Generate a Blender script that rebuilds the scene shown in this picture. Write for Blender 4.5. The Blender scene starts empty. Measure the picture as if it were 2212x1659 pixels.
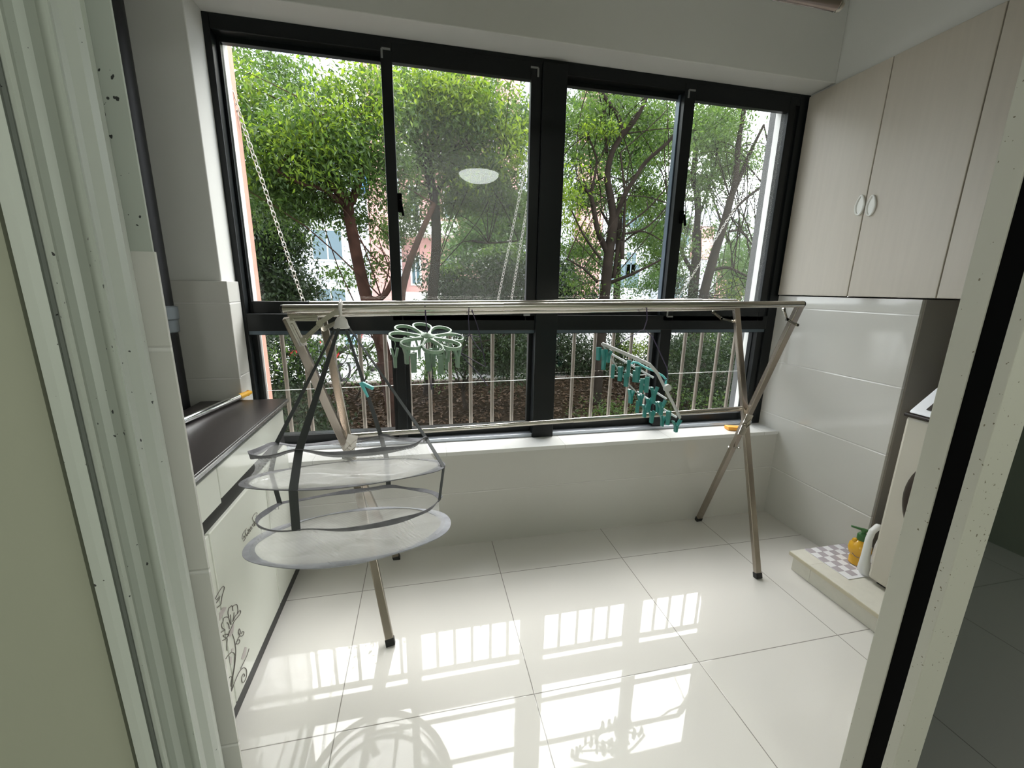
import bpy, math, random
import numpy as np
from mathutils import Vector, Matrix

sc = bpy.context.scene
COL = sc.collection
R = random.Random(7)
PI = math.pi

# ------------------------------------------------------------------ camera
FPX, YAW, PIT, ROL, CAMH = 890.31, 0.215266, 0.228178, 0.0180041, 1.35
cy, sy, cp, sp = math.cos(YAW), math.sin(YAW), math.cos(PIT), math.sin(PIT)
FW = Vector((sy*cp, cy*cp, -sp)); _rt = Vector((cy, -sy, 0)); _up = _rt.cross(FW)
RT = math.cos(ROL)*_rt + math.sin(ROL)*_up
UP = -math.sin(ROL)*_rt + math.cos(ROL)*_up
cam = bpy.data.cameras.new('camera'); camo = bpy.data.objects.new('camera', cam); COL.objects.link(camo)
cam.sensor_width = 36.0; cam.lens = 36.0*FPX/2212.0; cam.clip_start = 0.02; cam.clip_end = 300
M3 = Matrix((RT, UP, -FW)).transposed()
camo.matrix_world = Matrix.Translation((0, 0, CAMH)) @ M3.to_4x4()
sc.camera = camo

# ------------------------------------------------------------------ view, world, sun
sc.view_settings.view_transform = 'Standard'
sc.view_settings.look = 'None'
sc.view_settings.exposure = 0.85
sc.view_settings.gamma = 1.0
sc.view_settings.use_curve_mapping = False
w = bpy.data.worlds.new('world'); sc.world = w; w.use_nodes = True
bg = w.node_tree.nodes['Background']
bg.inputs['Color'].default_value = (0.90, 0.96, 1.0, 1); bg.inputs['Strength'].default_value = 3.6
sun = bpy.data.lights.new('sun', 'SUN'); sun.energy = 6.0; sun.angle = math.radians(60); sun.color = (1.0, 0.975, 0.92)
suno = bpy.data.objects.new('sun', sun); COL.objects.link(suno); suno.location = (-6, 14, 18)
suno.rotation_euler = Vector((0.24, 0.64, 0.76)).normalized().to_track_quat('Z', 'Y').to_euler()

def area(name, loc, direction, sx, sy, power, col):
    a = bpy.data.lights.new(name, 'AREA'); a.shape = 'RECTANGLE'; a.size = sx; a.size_y = sy; a.energy = power; a.color = col
    o = bpy.data.objects.new(name, a); COL.objects.link(o); o.location = loc
    o.rotation_euler = Vector(direction).normalized().to_track_quat('-Z', 'Y').to_euler(); return o
area('room_fill_light', (3.05, -1.3, 1.5), (-1, .15, -.05), 3.0, 2.0, 26, (.96, 1.0, .93))  # added fill light by the right room wall, for an invented window
area('room_side_fill_light', (-2.25, -1.5, 1.5), (1, .15, -.05), 2.4, 1.8, 26, (.97, 1.0, .94))  # second added fill opposite, brightens jamb and door leaf; no window built here
# ------------------------------------------------------------------ helpers
def ray(px, py):
    return (px-1106)/FPX*RT - (py-829.5)/FPX*UP + FW
def at(px, py, Y):
    d = ray(px, py); p = d*(Y/d.y); p.z += CAMH; return p
def atx(px, py, X):
    d = ray(px, py); p = d*(X/d.x); p.z += CAMH; return p
def atz(px, py, z):
    d = ray(px, py); p = d*((z-CAMH)/d.z); p.z += CAMH; return p

ORG = {}
def tag(o, label=None, cat=None, group=None, kind=None):
    if label: o['label'] = label
    if cat: o['category'] = cat
    if group: o['group'] = group
    if kind: o['kind'] = kind
    return o
def empty(name, loc, label=None, cat=None, group=None, kind=None):
    o = bpy.data.objects.new(name, None); COL.objects.link(o); o.location = loc; o.empty_display_size = .05
    ORG[o.name] = Vector(loc); return tag(o, label, cat, group, kind)

class MB:
    def __init__(s): s.v = []; s.f = []
    def add(s, vs, fs):
        n = len(s.v); s.v += [Vector(q) for q in vs]; s.f += [tuple(n+i for i in f) for f in fs]; return s
    def box(s, x0, x1, y0, y1, z0, z1):
        return s.add([(x0,y0,z0),(x1,y0,z0),(x1,y1,z0),(x0,y1,z0),(x0,y0,z1),(x1,y0,z1),(x1,y1,z1),(x0,y1,z1)],
                     [(0,3,2,1),(4,5,6,7),(0,1,5,4),(1,2,6,5),(2,3,7,6),(3,0,4,7)])
    def bar(s, a, b, w, t, side=None, w2=None, t2=None):
        """rectangular bar from a to b; side = direction of the width w"""
        a = Vector(a); b = Vector(b); d = (b-a).normalized()
        side = Vector(side) if side else (Vector((0,0,1)) if abs(d.z) < .9 else Vector((1,0,0)))
        n = d.cross(side).normalized(); u = n.cross(d).normalized()
        w2 = w if w2 is None else w2; t2 = t if t2 is None else t2
        vs = []
        for p_, ww, tt in ((a,w,t),(b,w2,t2)):
            vs += [p_-u*ww/2-n*tt/2, p_+u*ww/2-n*tt/2, p_+u*ww/2+n*tt/2, p_-u*ww/2+n*tt/2]
        return s.add(vs, [(0,3,2,1),(4,5,6,7),(0,1,5,4),(1,2,6,5),(2,3,7,6),(3,0,4,7)])
    def tube(s, pts, r, n=12, cap=True, closed=False, sq=1.0):
        pts = [Vector(q) for q in pts]; m = len(pts)
        rs = r if isinstance(r, (list, tuple)) else [r]*m
        rings = []; prev = None
        for i in range(m):
            if closed: d = pts[(i+1) % m]-pts[i-1]
            else: d = pts[min(i+1, m-1)]-pts[max(i-1, 0)]
            d.normalize()
            if prev is None:
                u = Vector((0,0,1)) if abs(d.z) < .95 else Vector((1,0,0))
            else: u = prev
            u = (u-d*u.dot(d)).normalized(); v = d.cross(u); prev = u
            rings.append([pts[i]+rs[i]*(sq*math.cos(2*PI*k/n)*u+math.sin(2*PI*k/n)*v) for k in range(n)])
        vs = [q for g in rings for q in g]; fs = []
        for i in range(m if closed else m-1):
            j = (i+1) % m
            for k in range(n):
                fs.append((i*n+k, i*n+(k+1) % n, j*n+(k+1) % n, j*n+k))
        if cap and not closed:
            fs.append(tuple(range(n))[::-1]); fs.append(tuple((m-1)*n+k for k in range(n)))
        return s.add(vs, fs)
    def lathe(s, c, prof, n=24, ax=None):
        """prof: list of (r, h) along axis"""
        c = Vector(c); ax = Vector(ax or (0,0,1)).normalized()
        u = ax.orthogonal().normalized(); v = ax.cross(u); vs = []; fs = []
        for r, h in prof:
            vs += [c+ax*h+r*(math.cos(2*PI*k/n)*u+math.sin(2*PI*k/n)*v) for k in range(n)]
        for i in range(len(prof)-1):
            for k in range(n):
                fs.append((i*n+k, i*n+(k+1) % n, (i+1)*n+(k+1) % n, (i+1)*n+k))
        fs.append(tuple(range(n))[::-1]); fs.append(tuple((len(prof)-1)*n+k for k in range(n)))
        return s.add(vs, fs)
    def prism(s, poly, a, b):
        """closed polygon (3D points) extruded from offset a to offset b (vectors)"""
        a = Vector(a); b = Vector(b); n = len(poly)
        vs = [Vector(q)+a for q in poly]+[Vector(q)+b for q in poly]
        fs = [tuple(range(n))[::-1], tuple(range(n, 2*n))]+[(i, (i+1) % n, n+(i+1) % n, n+i) for i in range(n)]
        return s.add(vs, fs)
    def ribbon(s, pts, wid, dirs, t=.0012):
        """flat band through pts; dirs gives the width direction at every point"""
        pts = [Vector(q) for q in pts]; m = len(pts)
        vs = []; fs = []
        for i in range(m):
            d = (pts[min(i+1, m-1)]-pts[max(i-1, 0)]).normalized(); u = Vector(dirs[i]).normalized()
            nn = d.cross(u).normalized(); ww = wid[i] if isinstance(wid, (list, tuple)) else wid
            vs += [pts[i]-u*ww/2-nn*t/2, pts[i]+u*ww/2-nn*t/2, pts[i]+u*ww/2+nn*t/2, pts[i]-u*ww/2+nn*t/2]
        for i in range(m-1):
            for k in range(4):
                fs.append((4*i+k, 4*i+(k+1) % 4, 4*i+4+(k+1) % 4, 4*i+4+k))
        fs.append((3,2,1,0)); fs.append(tuple(4*(m-1)+k for k in range(4)))
        return s.add(vs, fs)
    def build(s, name, mat, parent=None, smooth=False, bevel=0, origin=None):
        me = bpy.data.meshes.new(name)
        if parent is not None: org = ORG[parent.name]
        elif origin is not None: org = Vector(origin)
        else: org = Vector((0,0,0))
        me.from_pydata([tuple(q-org) for q in s.v], [], s.f); me.validate()
        me.materials.append(mat)
        o = bpy.data.objects.new(name, me); COL.objects.link(o)
        if parent is not None: o.parent = parent
        else: o.location = org
        ORG[o.name] = org
        if smooth:
            me.polygons.foreach_set('use_smooth', [True]*len(me.polygons)); me.set_sharp_from_angle(angle=math.radians(40))
        if bevel:
            b = o.modifiers.new('bevel', 'BEVEL'); b.width = bevel; b.segments = 2; b.limit_method = 'ANGLE'
        return o
def struct(name, mb, mat, **k):
    o = mb.build(name, mat, **k); o['kind'] = 'structure'; return o
def B(*a): return MB().box(*a)

# ------------------------------------------------------------------ materials
def mat(name, col, rough=.5, metal=0, bump=0, bscale=200, var=0, vscale=8, spec=None, col2=None, trans=0, coat=0, stretch=None, alpha=None):
    m = bpy.data.materials.new(name); m.use_nodes = True; nt = m.node_tree; b = nt.nodes['Principled BSDF']
    b.inputs['Base Color'].default_value = (*col, 1); b.inputs['Roughness'].default_value = rough; b.inputs['Metallic'].default_value = metal
    if spec is not None: b.inputs['Specular IOR Level'].default_value = spec
    if coat: b.inputs['Coat Weight'].default_value = coat; b.inputs['Coat Roughness'].default_value = .05
    if trans: b.inputs['Transmission Weight'].default_value = trans
    if alpha is not None: b.inputs['Alpha'].default_value = alpha
    geo = nt.nodes.new('ShaderNodeNewGeometry'); vec = geo.outputs['Position']
    if stretch:
        mp = nt.nodes.new('ShaderNodeMapping'); mp.inputs['Scale'].default_value = stretch
        nt.links.new(vec, mp.inputs['Vector']); vec = mp.outputs['Vector']
    if var or col2:
        n = nt.nodes.new('ShaderNodeTexNoise'); n.inputs['Scale'].default_value = vscale; n.inputs['Detail'].default_value = 5
        nt.links.new(vec, n.inputs['Vector'])
        mx = nt.nodes.new('ShaderNodeMix'); mx.data_type = 'RGBA'
        cr = nt.nodes.new('ShaderNodeMapRange'); cr.inputs['From Min'].default_value = .35; cr.inputs['From Max'].default_value = .65
        nt.links.new(n.outputs['Fac'], cr.inputs['Value']); nt.links.new(cr.outputs['Result'], mx.inputs['Factor'])
        c2 = col2 or tuple(c*(1-var) for c in col)
        mx.inputs[6].default_value = (*col, 1); mx.inputs[7].default_value = (*c2, 1)
        nt.links.new(mx.outputs[2], b.inputs['Base Color'])
    if bump:
        n2 = nt.nodes.new('ShaderNodeTexNoise'); n2.inputs['Scale'].default_value = bscale; n2.inputs['Detail'].default_value = 3
        nt.links.new(vec, n2.inputs['Vector'])
        bp = nt.nodes.new('ShaderNodeBump'); bp.inputs['Strength'].default_value = bump; bp.inputs['Distance'].default_value = .002
        nt.links.new(n2.outputs['Fac'], bp.inputs['Height']); nt.links.new(bp.outputs['Normal'], b.inputs['Normal'])
    return m

def grid_mat(name, col, line, lw, axes, rough, bump=.3, var=.03, wavy=0, linemix=1.0):
    """tiles: axes = list of (axis index, offset, pitch)"""
    m = mat(name, col, rough); nt = m.node_tree; b = nt.nodes['Principled BSDF']; L = nt.links
    geo = nt.nodes.new('ShaderNodeNewGeometry'); sep = nt.nodes.new('ShaderNodeSeparateXYZ'); L.new(geo.outputs['Position'], sep.inputs[0])
    tot = None
    for ai, off, pitch in axes:
        a = nt.nodes.new('ShaderNodeMath'); a.operation = 'SUBTRACT'; a.inputs[1].default_value = off-pitch*50; L.new(sep.outputs[ai], a.inputs[0])
        d = nt.nodes.new('ShaderNodeMath'); d.operation = 'DIVIDE'; d.inputs[1].default_value = pitch; L.new(a.outputs[0], d.inputs[0])
        fr = nt.nodes.new('ShaderNodeMath'); fr.operation = 'FRACT'; L.new(d.outputs[0], fr.inputs[0])
        sb = nt.nodes.new('ShaderNodeMath'); sb.operation = 'SUBTRACT'; sb.inputs[1].default_value = .5; L.new(fr.outputs[0], sb.inputs[0])
        ab = nt.nodes.new('ShaderNodeMath'); ab.operation = 'ABSOLUTE'; L.new(sb.outputs[0], ab.inputs[0])
        mr = nt.nodes.new('ShaderNodeMapRange'); mr.inputs['From Min'].default_value = .5-lw/pitch; mr.inputs['From Max'].default_value = .5-lw*.35/pitch
        L.new(ab.outputs[0], mr.inputs['Value'])
        if tot is None: tot = mr.outputs[0]
        else:
            x = nt.nodes.new('ShaderNodeMath'); x.operation = 'MAXIMUM'; L.new(tot, x.inputs[0]); L.new(mr.outputs[0], x.inputs[1]); tot = x.outputs[0]
    n = nt.nodes.new('ShaderNodeTexNoise'); n.inputs['Scale'].default_value = 2.5; L.new(geo.outputs['Position'], n.inputs['Vector'])
    m0 = nt.nodes.new('ShaderNodeMix'); m0.data_type = 'RGBA'; m0.inputs[6].default_value = (*col, 1); m0.inputs[7].default_value = (*[c*(1-var) for c in col], 1)
    L.new(n.outputs['Fac'], m0.inputs['Factor'])
    mx = nt.nodes.new('ShaderNodeMix'); mx.data_type = 'RGBA'; L.new(m0.outputs[2], mx.inputs[6]); mx.inputs[7].default_value = (*line, 1)
    L.new(tot, mx.inputs['Factor']); L.new(mx.outputs[2], b.inputs['Base Color'])
    inv = nt.nodes.new('ShaderNodeMath'); inv.operation = 'MULTIPLY_ADD'; inv.inputs[1].default_value = -1; inv.inputs[2].default_value = 1; L.new(tot, inv.inputs[0])
    h = inv.outputs[0]
    if wavy:
        n2 = nt.nodes.new('ShaderNodeTexNoise'); n2.inputs['Scale'].default_value = 9; n2.inputs['Detail'].default_value = 1
        L.new(geo.outputs['Position'], n2.inputs['Vector'])
        ad = nt.nodes.new('ShaderNodeMath'); ad.operation = 'MULTIPLY_ADD'; ad.inputs[1].default_value = wavy; L.new(n2.outputs['Fac'], ad.inputs[0]); L.new(h, ad.inputs[2]); h = ad.outputs[0]
    bp = nt.nodes.new('ShaderNodeBump'); bp.inputs['Strength'].default_value = bump; bp.inputs['Distance'].default_value = .002
    L.new(h, bp.inputs['Height']); L.new(bp.outputs['Normal'], b.inputs['Normal'])
    return m

def glass_mat(name, haze=0.0, tint=(1,1,1), dirt=(.8,.82,.78)):
    m = bpy.data.materials.new(name); m.use_nodes = True; nt = m.node_tree; nt.nodes.clear(); L = nt.links
    out = nt.nodes.new('ShaderNodeOutputMaterial'); tr = nt.nodes.new('ShaderNodeBsdfTransparent'); tr.inputs[0].default_value = (*tint, 1)
    gl = nt.nodes.new('ShaderNodeBsdfGlossy'); gl.inputs['Roughness'].default_value = 0.0
    fr = nt.nodes.new('ShaderNodeFresnel'); fr.inputs['IOR'].default_value = 1.5
    mu = nt.nodes.new('ShaderNodeMath'); mu.operation = 'MULTIPLY'; mu.inputs[1].default_value = 1.0; L.new(fr.outputs[0], mu.inputs[0])
    gb = nt.nodes.new('ShaderNodeNewGeometry'); fr_ = nt.nodes.new('ShaderNodeMath'); fr_.operation = 'SUBTRACT'; fr_.inputs[0].default_value = 1.7; L.new(gb.outputs['Backfacing'], fr_.inputs[1]); fl2 = nt.nodes.new('ShaderNodeMath'); fl2.operation = 'MULTIPLY'; fr3 = nt.nodes.new('ShaderNodeMath'); fr3.operation = 'GREATER_THAN'; fr3.inputs[1].default_value = 1.0; L.new(fr_.outputs[0], fr3.inputs[0]); L.new(mu.outputs[0], fl2.inputs[0]); L.new(fr3.outputs[0], fl2.inputs[1]); mu = fl2
    mx = nt.nodes.new('ShaderNodeMixShader'); L.new(mu.outputs[0], mx.inputs[0]); L.new(tr.outputs[0], mx.inputs[1]); L.new(gl.outputs[0], mx.inputs[2])
    s = mx.outputs[0]
    if haze:
        df = nt.nodes.new('ShaderNodeBsdfTranslucent'); df.inputs[0].default_value = (*dirt, 1)
        n = nt.nodes.new('ShaderNodeTexNoise'); n.inputs['Scale'].default_value = 4; n.inputs['Detail'].default_value = 4
        geo = nt.nodes.new('ShaderNodeNewGeometry'); L.new(geo.outputs['Position'], n.inputs['Vector'])
        mr = nt.nodes.new('ShaderNodeMapRange'); mr.inputs['To Min'].default_value = haze*.6; mr.inputs['To Max'].default_value = haze*1.5; L.new(n.outputs['Fac'], mr.inputs['Value'])
        m2 = nt.nodes.new('ShaderNodeMixShader'); L.new(mr.outputs[0], m2.inputs[0]); L.new(s, m2.inputs[1]); L.new(df.outputs[0], m2.inputs[2]); s = m2.outputs[0]
    L.new(s, out.inputs[0]); return m

def leaf_mat(name, c1, c2, tr=.5, spec=.22):
    m = bpy.data.materials.new(name); m.use_nodes = True; nt = m.node_tree; nt.nodes.clear(); L = nt.links
    out = nt.nodes.new('ShaderNodeOutputMaterial'); geo = nt.nodes.new('ShaderNodeNewGeometry')
    n = nt.nodes.new('ShaderNodeTexNoise'); n.inputs['Scale'].default_value = 1.6; n.inputs['Detail'].default_value = 2; L.new(geo.outputs['Position'], n.inputs['Vector'])
    ad = nt.nodes.new('ShaderNodeMath'); ad.operation = 'ADD'; L.new(n.outputs['Fac'], ad.inputs[0]); L.new(geo.outputs['Random Per Island'], ad.inputs[1])
    mr = nt.nodes.new('ShaderNodeMapRange'); mr.inputs['From Min'].default_value = .4; mr.inputs['From Max'].default_value = 1.5; L.new(ad.outputs[0], mr.inputs['Value'])
    mx = nt.nodes.new('ShaderNodeMix'); mx.data_type = 'RGBA'; mx.inputs[6].default_value = (*c1, 1); mx.inputs[7].default_value = (*c2, 1); L.new(mr.outputs[0], mx.inputs['Factor'])
    pb = nt.nodes.new('ShaderNodeBsdfPrincipled'); pb.inputs['Roughness'].default_value = .42; pb.inputs['Specular IOR Level'].default_value = spec; L.new(mx.outputs[2], pb.inputs['Base Color'])
    hs = nt.nodes.new('ShaderNodeHueSaturation'); hs.inputs['Value'].default_value = 1.7; hs.inputs['Saturation'].default_value = 1.05; hs.inputs['Hue'].default_value = .49; L.new(mx.outputs[2], hs.inputs['Color'])
    tl = nt.nodes.new('ShaderNodeBsdfTranslucent'); L.new(hs.outputs[0], tl.inputs[0])
    ms = nt.nodes.new('ShaderNodeMixShader'); ms.inputs[0].default_value = tr; L.new(pb.outputs[0], ms.inputs[1]); L.new(tl.outputs[0], ms.inputs[2])
    L.new(ms.outputs[0], out.inputs[0]); return m

def net_mat(name, dens, col=(.85,.86,.86)):
    """fine white netting: most of the cloth is holes"""
    m = bpy.data.materials.new(name); m.use_nodes = True; nt = m.node_tree; nt.nodes.clear(); L = nt.links
    out = nt.nodes.new('ShaderNodeOutputMaterial'); tr = nt.nodes.new('ShaderNodeBsdfTransparent')
    df = nt.nodes.new('ShaderNodeBsdfDiffuse'); df.inputs[0].default_value = (*col, 1); tl = nt.nodes.new('ShaderNodeBsdfTranslucent'); tl.inputs[0].default_value = (*col, 1)
    m1 = nt.nodes.new('ShaderNodeMixShader'); m1.inputs[0].default_value = .4; L.new(df.outputs[0], m1.inputs[1]); L.new(tl.outputs[0], m1.inputs[2])
    geo = nt.nodes.new('ShaderNodeNewGeometry')
    n = nt.nodes.new('ShaderNodeTexNoise'); n.inputs['Scale'].default_value = 7; n.inputs['Detail'].default_value = 3
    mp = nt.nodes.new('ShaderNodeMapping'); mp.inputs['Scale'].default_value = (1, 1, .4); mp.inputs['Rotation'].default_value = (.2, .4, .8)
    L.new(geo.outputs['Position'], mp.inputs[0]); L.new(mp.outputs[0], n.inputs['Vector'])
    wv = nt.nodes.new('ShaderNodeTexWave'); wv.inputs['Scale'].default_value = 45; wv.bands_direction = 'DIAGONAL'; L.new(geo.outputs['Position'], wv.inputs['Vector'])
    mr = nt.nodes.new('ShaderNodeMapRange'); mr.inputs['From Min'].default_value = .3; mr.inputs['From Max'].default_value = .7
    mr.inputs['To Min'].default_value = dens*.8; mr.inputs['To Max'].default_value = min(1, dens*1.3); L.new(n.outputs['Fac'], mr.inputs['Value'])
    ma = nt.nodes.new('ShaderNodeMath'); ma.operation = 'MULTIPLY_ADD'; ma.inputs[1].default_value = .02; L.new(wv.outputs['Fac'], ma.inputs[0]); L.new(mr.outputs[0], ma.inputs[2])
    m2 = nt.nodes.new('ShaderNodeMixShader'); L.new(ma.outputs[0], m2.inputs[0]); L.new(tr.outputs[0], m2.inputs[1]); L.new(m1.outputs[0], m2.inputs[2])
    L.new(m2.outputs[0], out.inputs[0]); return m

def chips_mat(name, col, chip, rough=.4):
    """old gloss paint with small dark chips"""
    m = mat(name, col, rough, bump=.07, bscale=14); nt = m.node_tree; L = nt.links; b = nt.nodes['Principled BSDF']
    geo = nt.nodes.new('ShaderNodeNewGeometry'); v = nt.nodes.new('ShaderNodeTexNoise'); v.inputs['Scale'].default_value = 150; v.inputs['Detail'].default_value = 1
    v2 = nt.nodes.new('ShaderNodeTexNoise'); v2.inputs['Scale'].default_value = 7
    L.new(geo.outputs['Position'], v.inputs['Vector']); L.new(geo.outputs['Position'], v2.inputs['Vector'])
    a = nt.nodes.new('ShaderNodeMath'); a.operation = 'MULTIPLY_ADD'; a.inputs[1].default_value = .35; L.new(v2.outputs['Fac'], a.inputs[0]); L.new(v.outputs['Fac'], a.inputs[2])
    mr = nt.nodes.new('ShaderNodeMapRange'); mr.inputs['From Min'].default_value = .945; mr.inputs['From Max'].default_value = .955; L.new(a.outputs[0], mr.inputs['Value'])
    mx = nt.nodes.new('ShaderNodeMix'); mx.data_type = 'RGBA'; mx.inputs[6].default_value = (*col, 1); mx.inputs[7].default_value = (*chip, 1)
    L.new(mr.outputs[0], mx.inputs['Factor']); L.new(mx.outputs[2], b.inputs['Base Color']); return m

M = {}
M['floor'] = grid_mat('floor_tile', (.72,.70,.66), (.25,.235,.21), .0022, [(0,-.303,.638),(1,1.087,.6235)], .025, bump=.12, wavy=.10)
M['floor'].node_tree.nodes['Principled BSDF'].inputs['Specular IOR Level'].default_value = .30
M['walltile'] = grid_mat('wall_tile', (.62,.61,.57), (.72,.71,.68), .0045, [(2,.303,.3215)], .09, bump=.9, wavy=.05)
M['silltile'] = grid_mat('sill_tile', (.78,.78,.76), (.45,.45,.43), .0015, [(0,.10,.63)], .12, bump=.2)
M['paint'] = mat('wall_paint', (.66,.66,.63), .85, bump=.15, bscale=60)
M['roompaint'] = mat('room_wall_paint', (.30,.31,.235), .8, bump=.15, bscale=60)
M['ceil'] = mat('ceiling_paint', (.72,.72,.69), .9)
M['trim'] = chips_mat('casing_paint', (.43,.46,.41), (.03,.03,.03), .32)
M['jamb'] = chips_mat('door_paint', (.43,.425,.36), (.12,.10,.06), .4)
M['frame'] = mat('window_frame_metal', (.008,.010,.011), .34, metal=.0, spec=.28)
M['framelit'] = mat('window_frame_metal_lit', (.10,.13,.16), .3, metal=.5)  # lit copy of the frame metal, daylight painted in as a lighter bluish tone
M['ledge'] = mat('ledge_sky_reflection', (.40,.43,.47), .28, metal=.6)  # dark frame metal turned pale blue: the sky reflection is put into the colour
M['seal'] = mat('rubber_seal', (.002,.002,.002), .8, spec=.05)
M['bracket'] = mat('zinc_bracket', (.30,.31,.31), .45, metal=.5)
M['glass'] = glass_mat('clear_glass')
M['hazy'] = glass_mat('dusty_glass', haze=.012)
M['lowglass'] = glass_mat('lower_glass', haze=.0)
M['steel'] = mat('stainless_steel', (.62,.59,.54), .16, metal=1)
M['steeldark'] = mat('tarnished_steel', (.42,.37,.32), .27, metal=1)
M['black'] = mat('black_rubber', (.012,.012,.012), .5)
M['pipe'] = mat('black_pipe_paint', (.006,.006,.006), .5, spec=.25)
M['pipegrey'] = mat('grey_pipe_collar', (.13,.15,.16), .4)
M['counter'] = mat('counter_top', (.020,.016,.015), .33, bump=.05, bscale=300)
M['cabwhite'] = mat('cabinet_white_gloss', (.78,.80,.72), .10, coat=.3)
M['cabdark'] = mat('cabinet_recess', (.022,.022,.022), .45)
M['alu'] = mat('aluminium_edge', (.75,.76,.77), .25, metal=.9)
M['chrome'] = mat('chrome', (.85,.86,.87), .08, metal=1)
M['ink'] = mat('print_ink', (.16,.14,.13), .5)
M['wash'] = mat('print_wash', (.52,.47,.46), .3)
M['yellow'] = mat('yellow_plastic', (.85,.45,.02), .35)
M['beige'] = mat('upper_cabinet_laminate', (.50,.455,.385), .42, bump=.12, bscale=40, stretch=(1,1,.06), var=.04, vscale=60)
M['handle'] = mat('handle_white_plastic', (.74,.74,.70), .25)
M['washer'] = mat('washer_body', (.58,.55,.47), .38)
M['washwhite'] = mat('washer_panel', (.82,.84,.88), .3)
M['washdark'] = mat('washer_dark', (.030,.022,.018), .25)
M['platform'] = mat('platform_board', (.70,.68,.60), .35, var=.05, vscale=30)
M['platedge'] = mat('platform_edge', (.60,.55,.42), .4)
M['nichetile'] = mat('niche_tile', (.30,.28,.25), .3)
M['doorglass'] = mat('dark_door_glass', (.004,.010,.009), .02, coat=.2)
M['net'] = net_mat('white_net', .21, (.95,.95,.95))
M['net2'] = net_mat('white_net_dense', .33, (.95,.95,.95))
M['tape'] = mat('grey_binding_tape', (.17,.17,.185), .7, bump=.3, bscale=150, var=.3, vscale=30)
M['tapelight'] = mat('light_grey_binding_tape', (.36,.37,.40), .65, var=.25, vscale=18)
M['strap'] = mat('dark_strap', (.045,.050,.050), .7)
M['whiteplastic'] = mat('off_white_plastic', (.72,.69,.66), .35)
M['teal'] = mat('teal_plastic', (.06,.33,.30), .3, trans=.3)
M['teallight'] = mat('light_teal_plastic', (.16,.62,.62), .35)
M['sage'] = mat('sage_green_plastic', (.26,.39,.27), .4)
M['sagepeg'] = mat('sage_green_clear_plastic', (.30,.44,.32), .3, trans=.4)
M['greyplastic'] = mat('grey_plastic', (.52,.53,.52), .4)
M['cord'] = mat('purple_cord', (.045,.030,.075), .5)
M['orange'] = mat('orange_plastic', (.95,.42,.05), .4)
M['soap'] = mat('amber_yellow_plastic', (.80,.44,.03), .22, coat=.3)
M['green'] = mat('pump_green_plastic', (.05,.17,.05), .35)
M['bottle'] = mat('white_bottle_plastic', (.84,.85,.84), .3)
M['copper'] = mat('rod_metal', (.42,.34,.31), .25, metal=.9)
M['rail'] = mat('beige_rail_paint', (.30,.26,.22), .35, metal=.3)
M['railgrey'] = mat('grey_post_metal', (.33,.31,.29), .4, metal=.4)
M['pinkwall'] = mat('pink_stucco', (.52,.29,.22), .9, bump=1.0, bscale=55, var=.1, vscale=20)
M['greywall'] = mat('grey_stucco', (.11,.113,.113), .9, bump=1.0, bscale=45, var=.1)
M['chain'] = mat('zinc_chain', (.55,.54,.50), .35, metal=.8)
M['chaindark'] = mat('weathered_chain', (.12,.11,.10), .5, metal=.6)
M['bark'] = mat('brown_bark', (.034,.017,.012), .9, spec=.05, bump=1, bscale=22, var=.5, vscale=6)
M['barkgrey'] = mat('grey_brown_bark', (.017,.013,.010), .9, spec=.05, bump=1, bscale=22, var=.4, vscale=6)
M['barkpale'] = mat('pale_twig_bark', (.20,.17,.13), .9)
M['mulch'] = mat('leaf_litter', (.016,.011,.007), .95, spec=.0, bump=1, bscale=14, col2=(.006,.0045,.003), vscale=9)
M['paving'] = mat('pale_paving', (.42,.42,.41), .8, var=.25, vscale=1.5)
M['kerb'] = mat('kerb_stone', (.10,.085,.07), .9)
M['leaf1'] = leaf_mat('camphor_leaf', (.017,.040,.009), (.052,.090,.018))
M['leaf2'] = leaf_mat('bright_young_leaf', (.045,.090,.010), (.12,.175,.020), .5)
M['leaf3'] = leaf_mat('dark_leaf', (.007,.015,.006), (.020,.036,.011), .35)
M['leaf4'] = leaf_mat('pale_green_leaf', (.028,.066,.018), (.062,.108,.030), .45)
M['facade'] = grid_mat('facade_white_tile', (.42,.44,.47), (.27,.28,.31), .03, [(2,0,1.5),(0,0,2.1)], .6)
M['facadepink'] = mat('facade_pink', (.44,.24,.215), .8, var=.08, vscale=1)
M['curtain'] = grid_mat('pale_panel_cladding', (.40,.45,.49), (.20,.22,.25), .03, [(2,0,1.0),(0,0,1.1)], .35)
M['winglass'] = mat('far_window_glass', (.05,.09,.11), .12)
M['winframe'] = mat('far_window_frame', (.70,.70,.68), .5)
M['slab'] = mat('balcony_slab', (.60,.58,.54), .8)
M['mat_a'] = mat('mat_pale', (.78,.78,.80), .8)
M['mat_b'] = mat('mat_mauve', (.42,.38,.41), .8)

# ================================================================== THE ROOM
X0, X1 = -1.15, 2.09        # balcony side walls
YF = 1.99                   # inner face of the window wall
ZC = 2.75
struct('floor', B(-2.3, 3.1, -3.3, 2.0, -.12, 0), M['floor'])
struct('ceiling', B(-2.4, 3.2, -3.4, 2.45, ZC, ZC+.15), M['ceil'])
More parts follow.
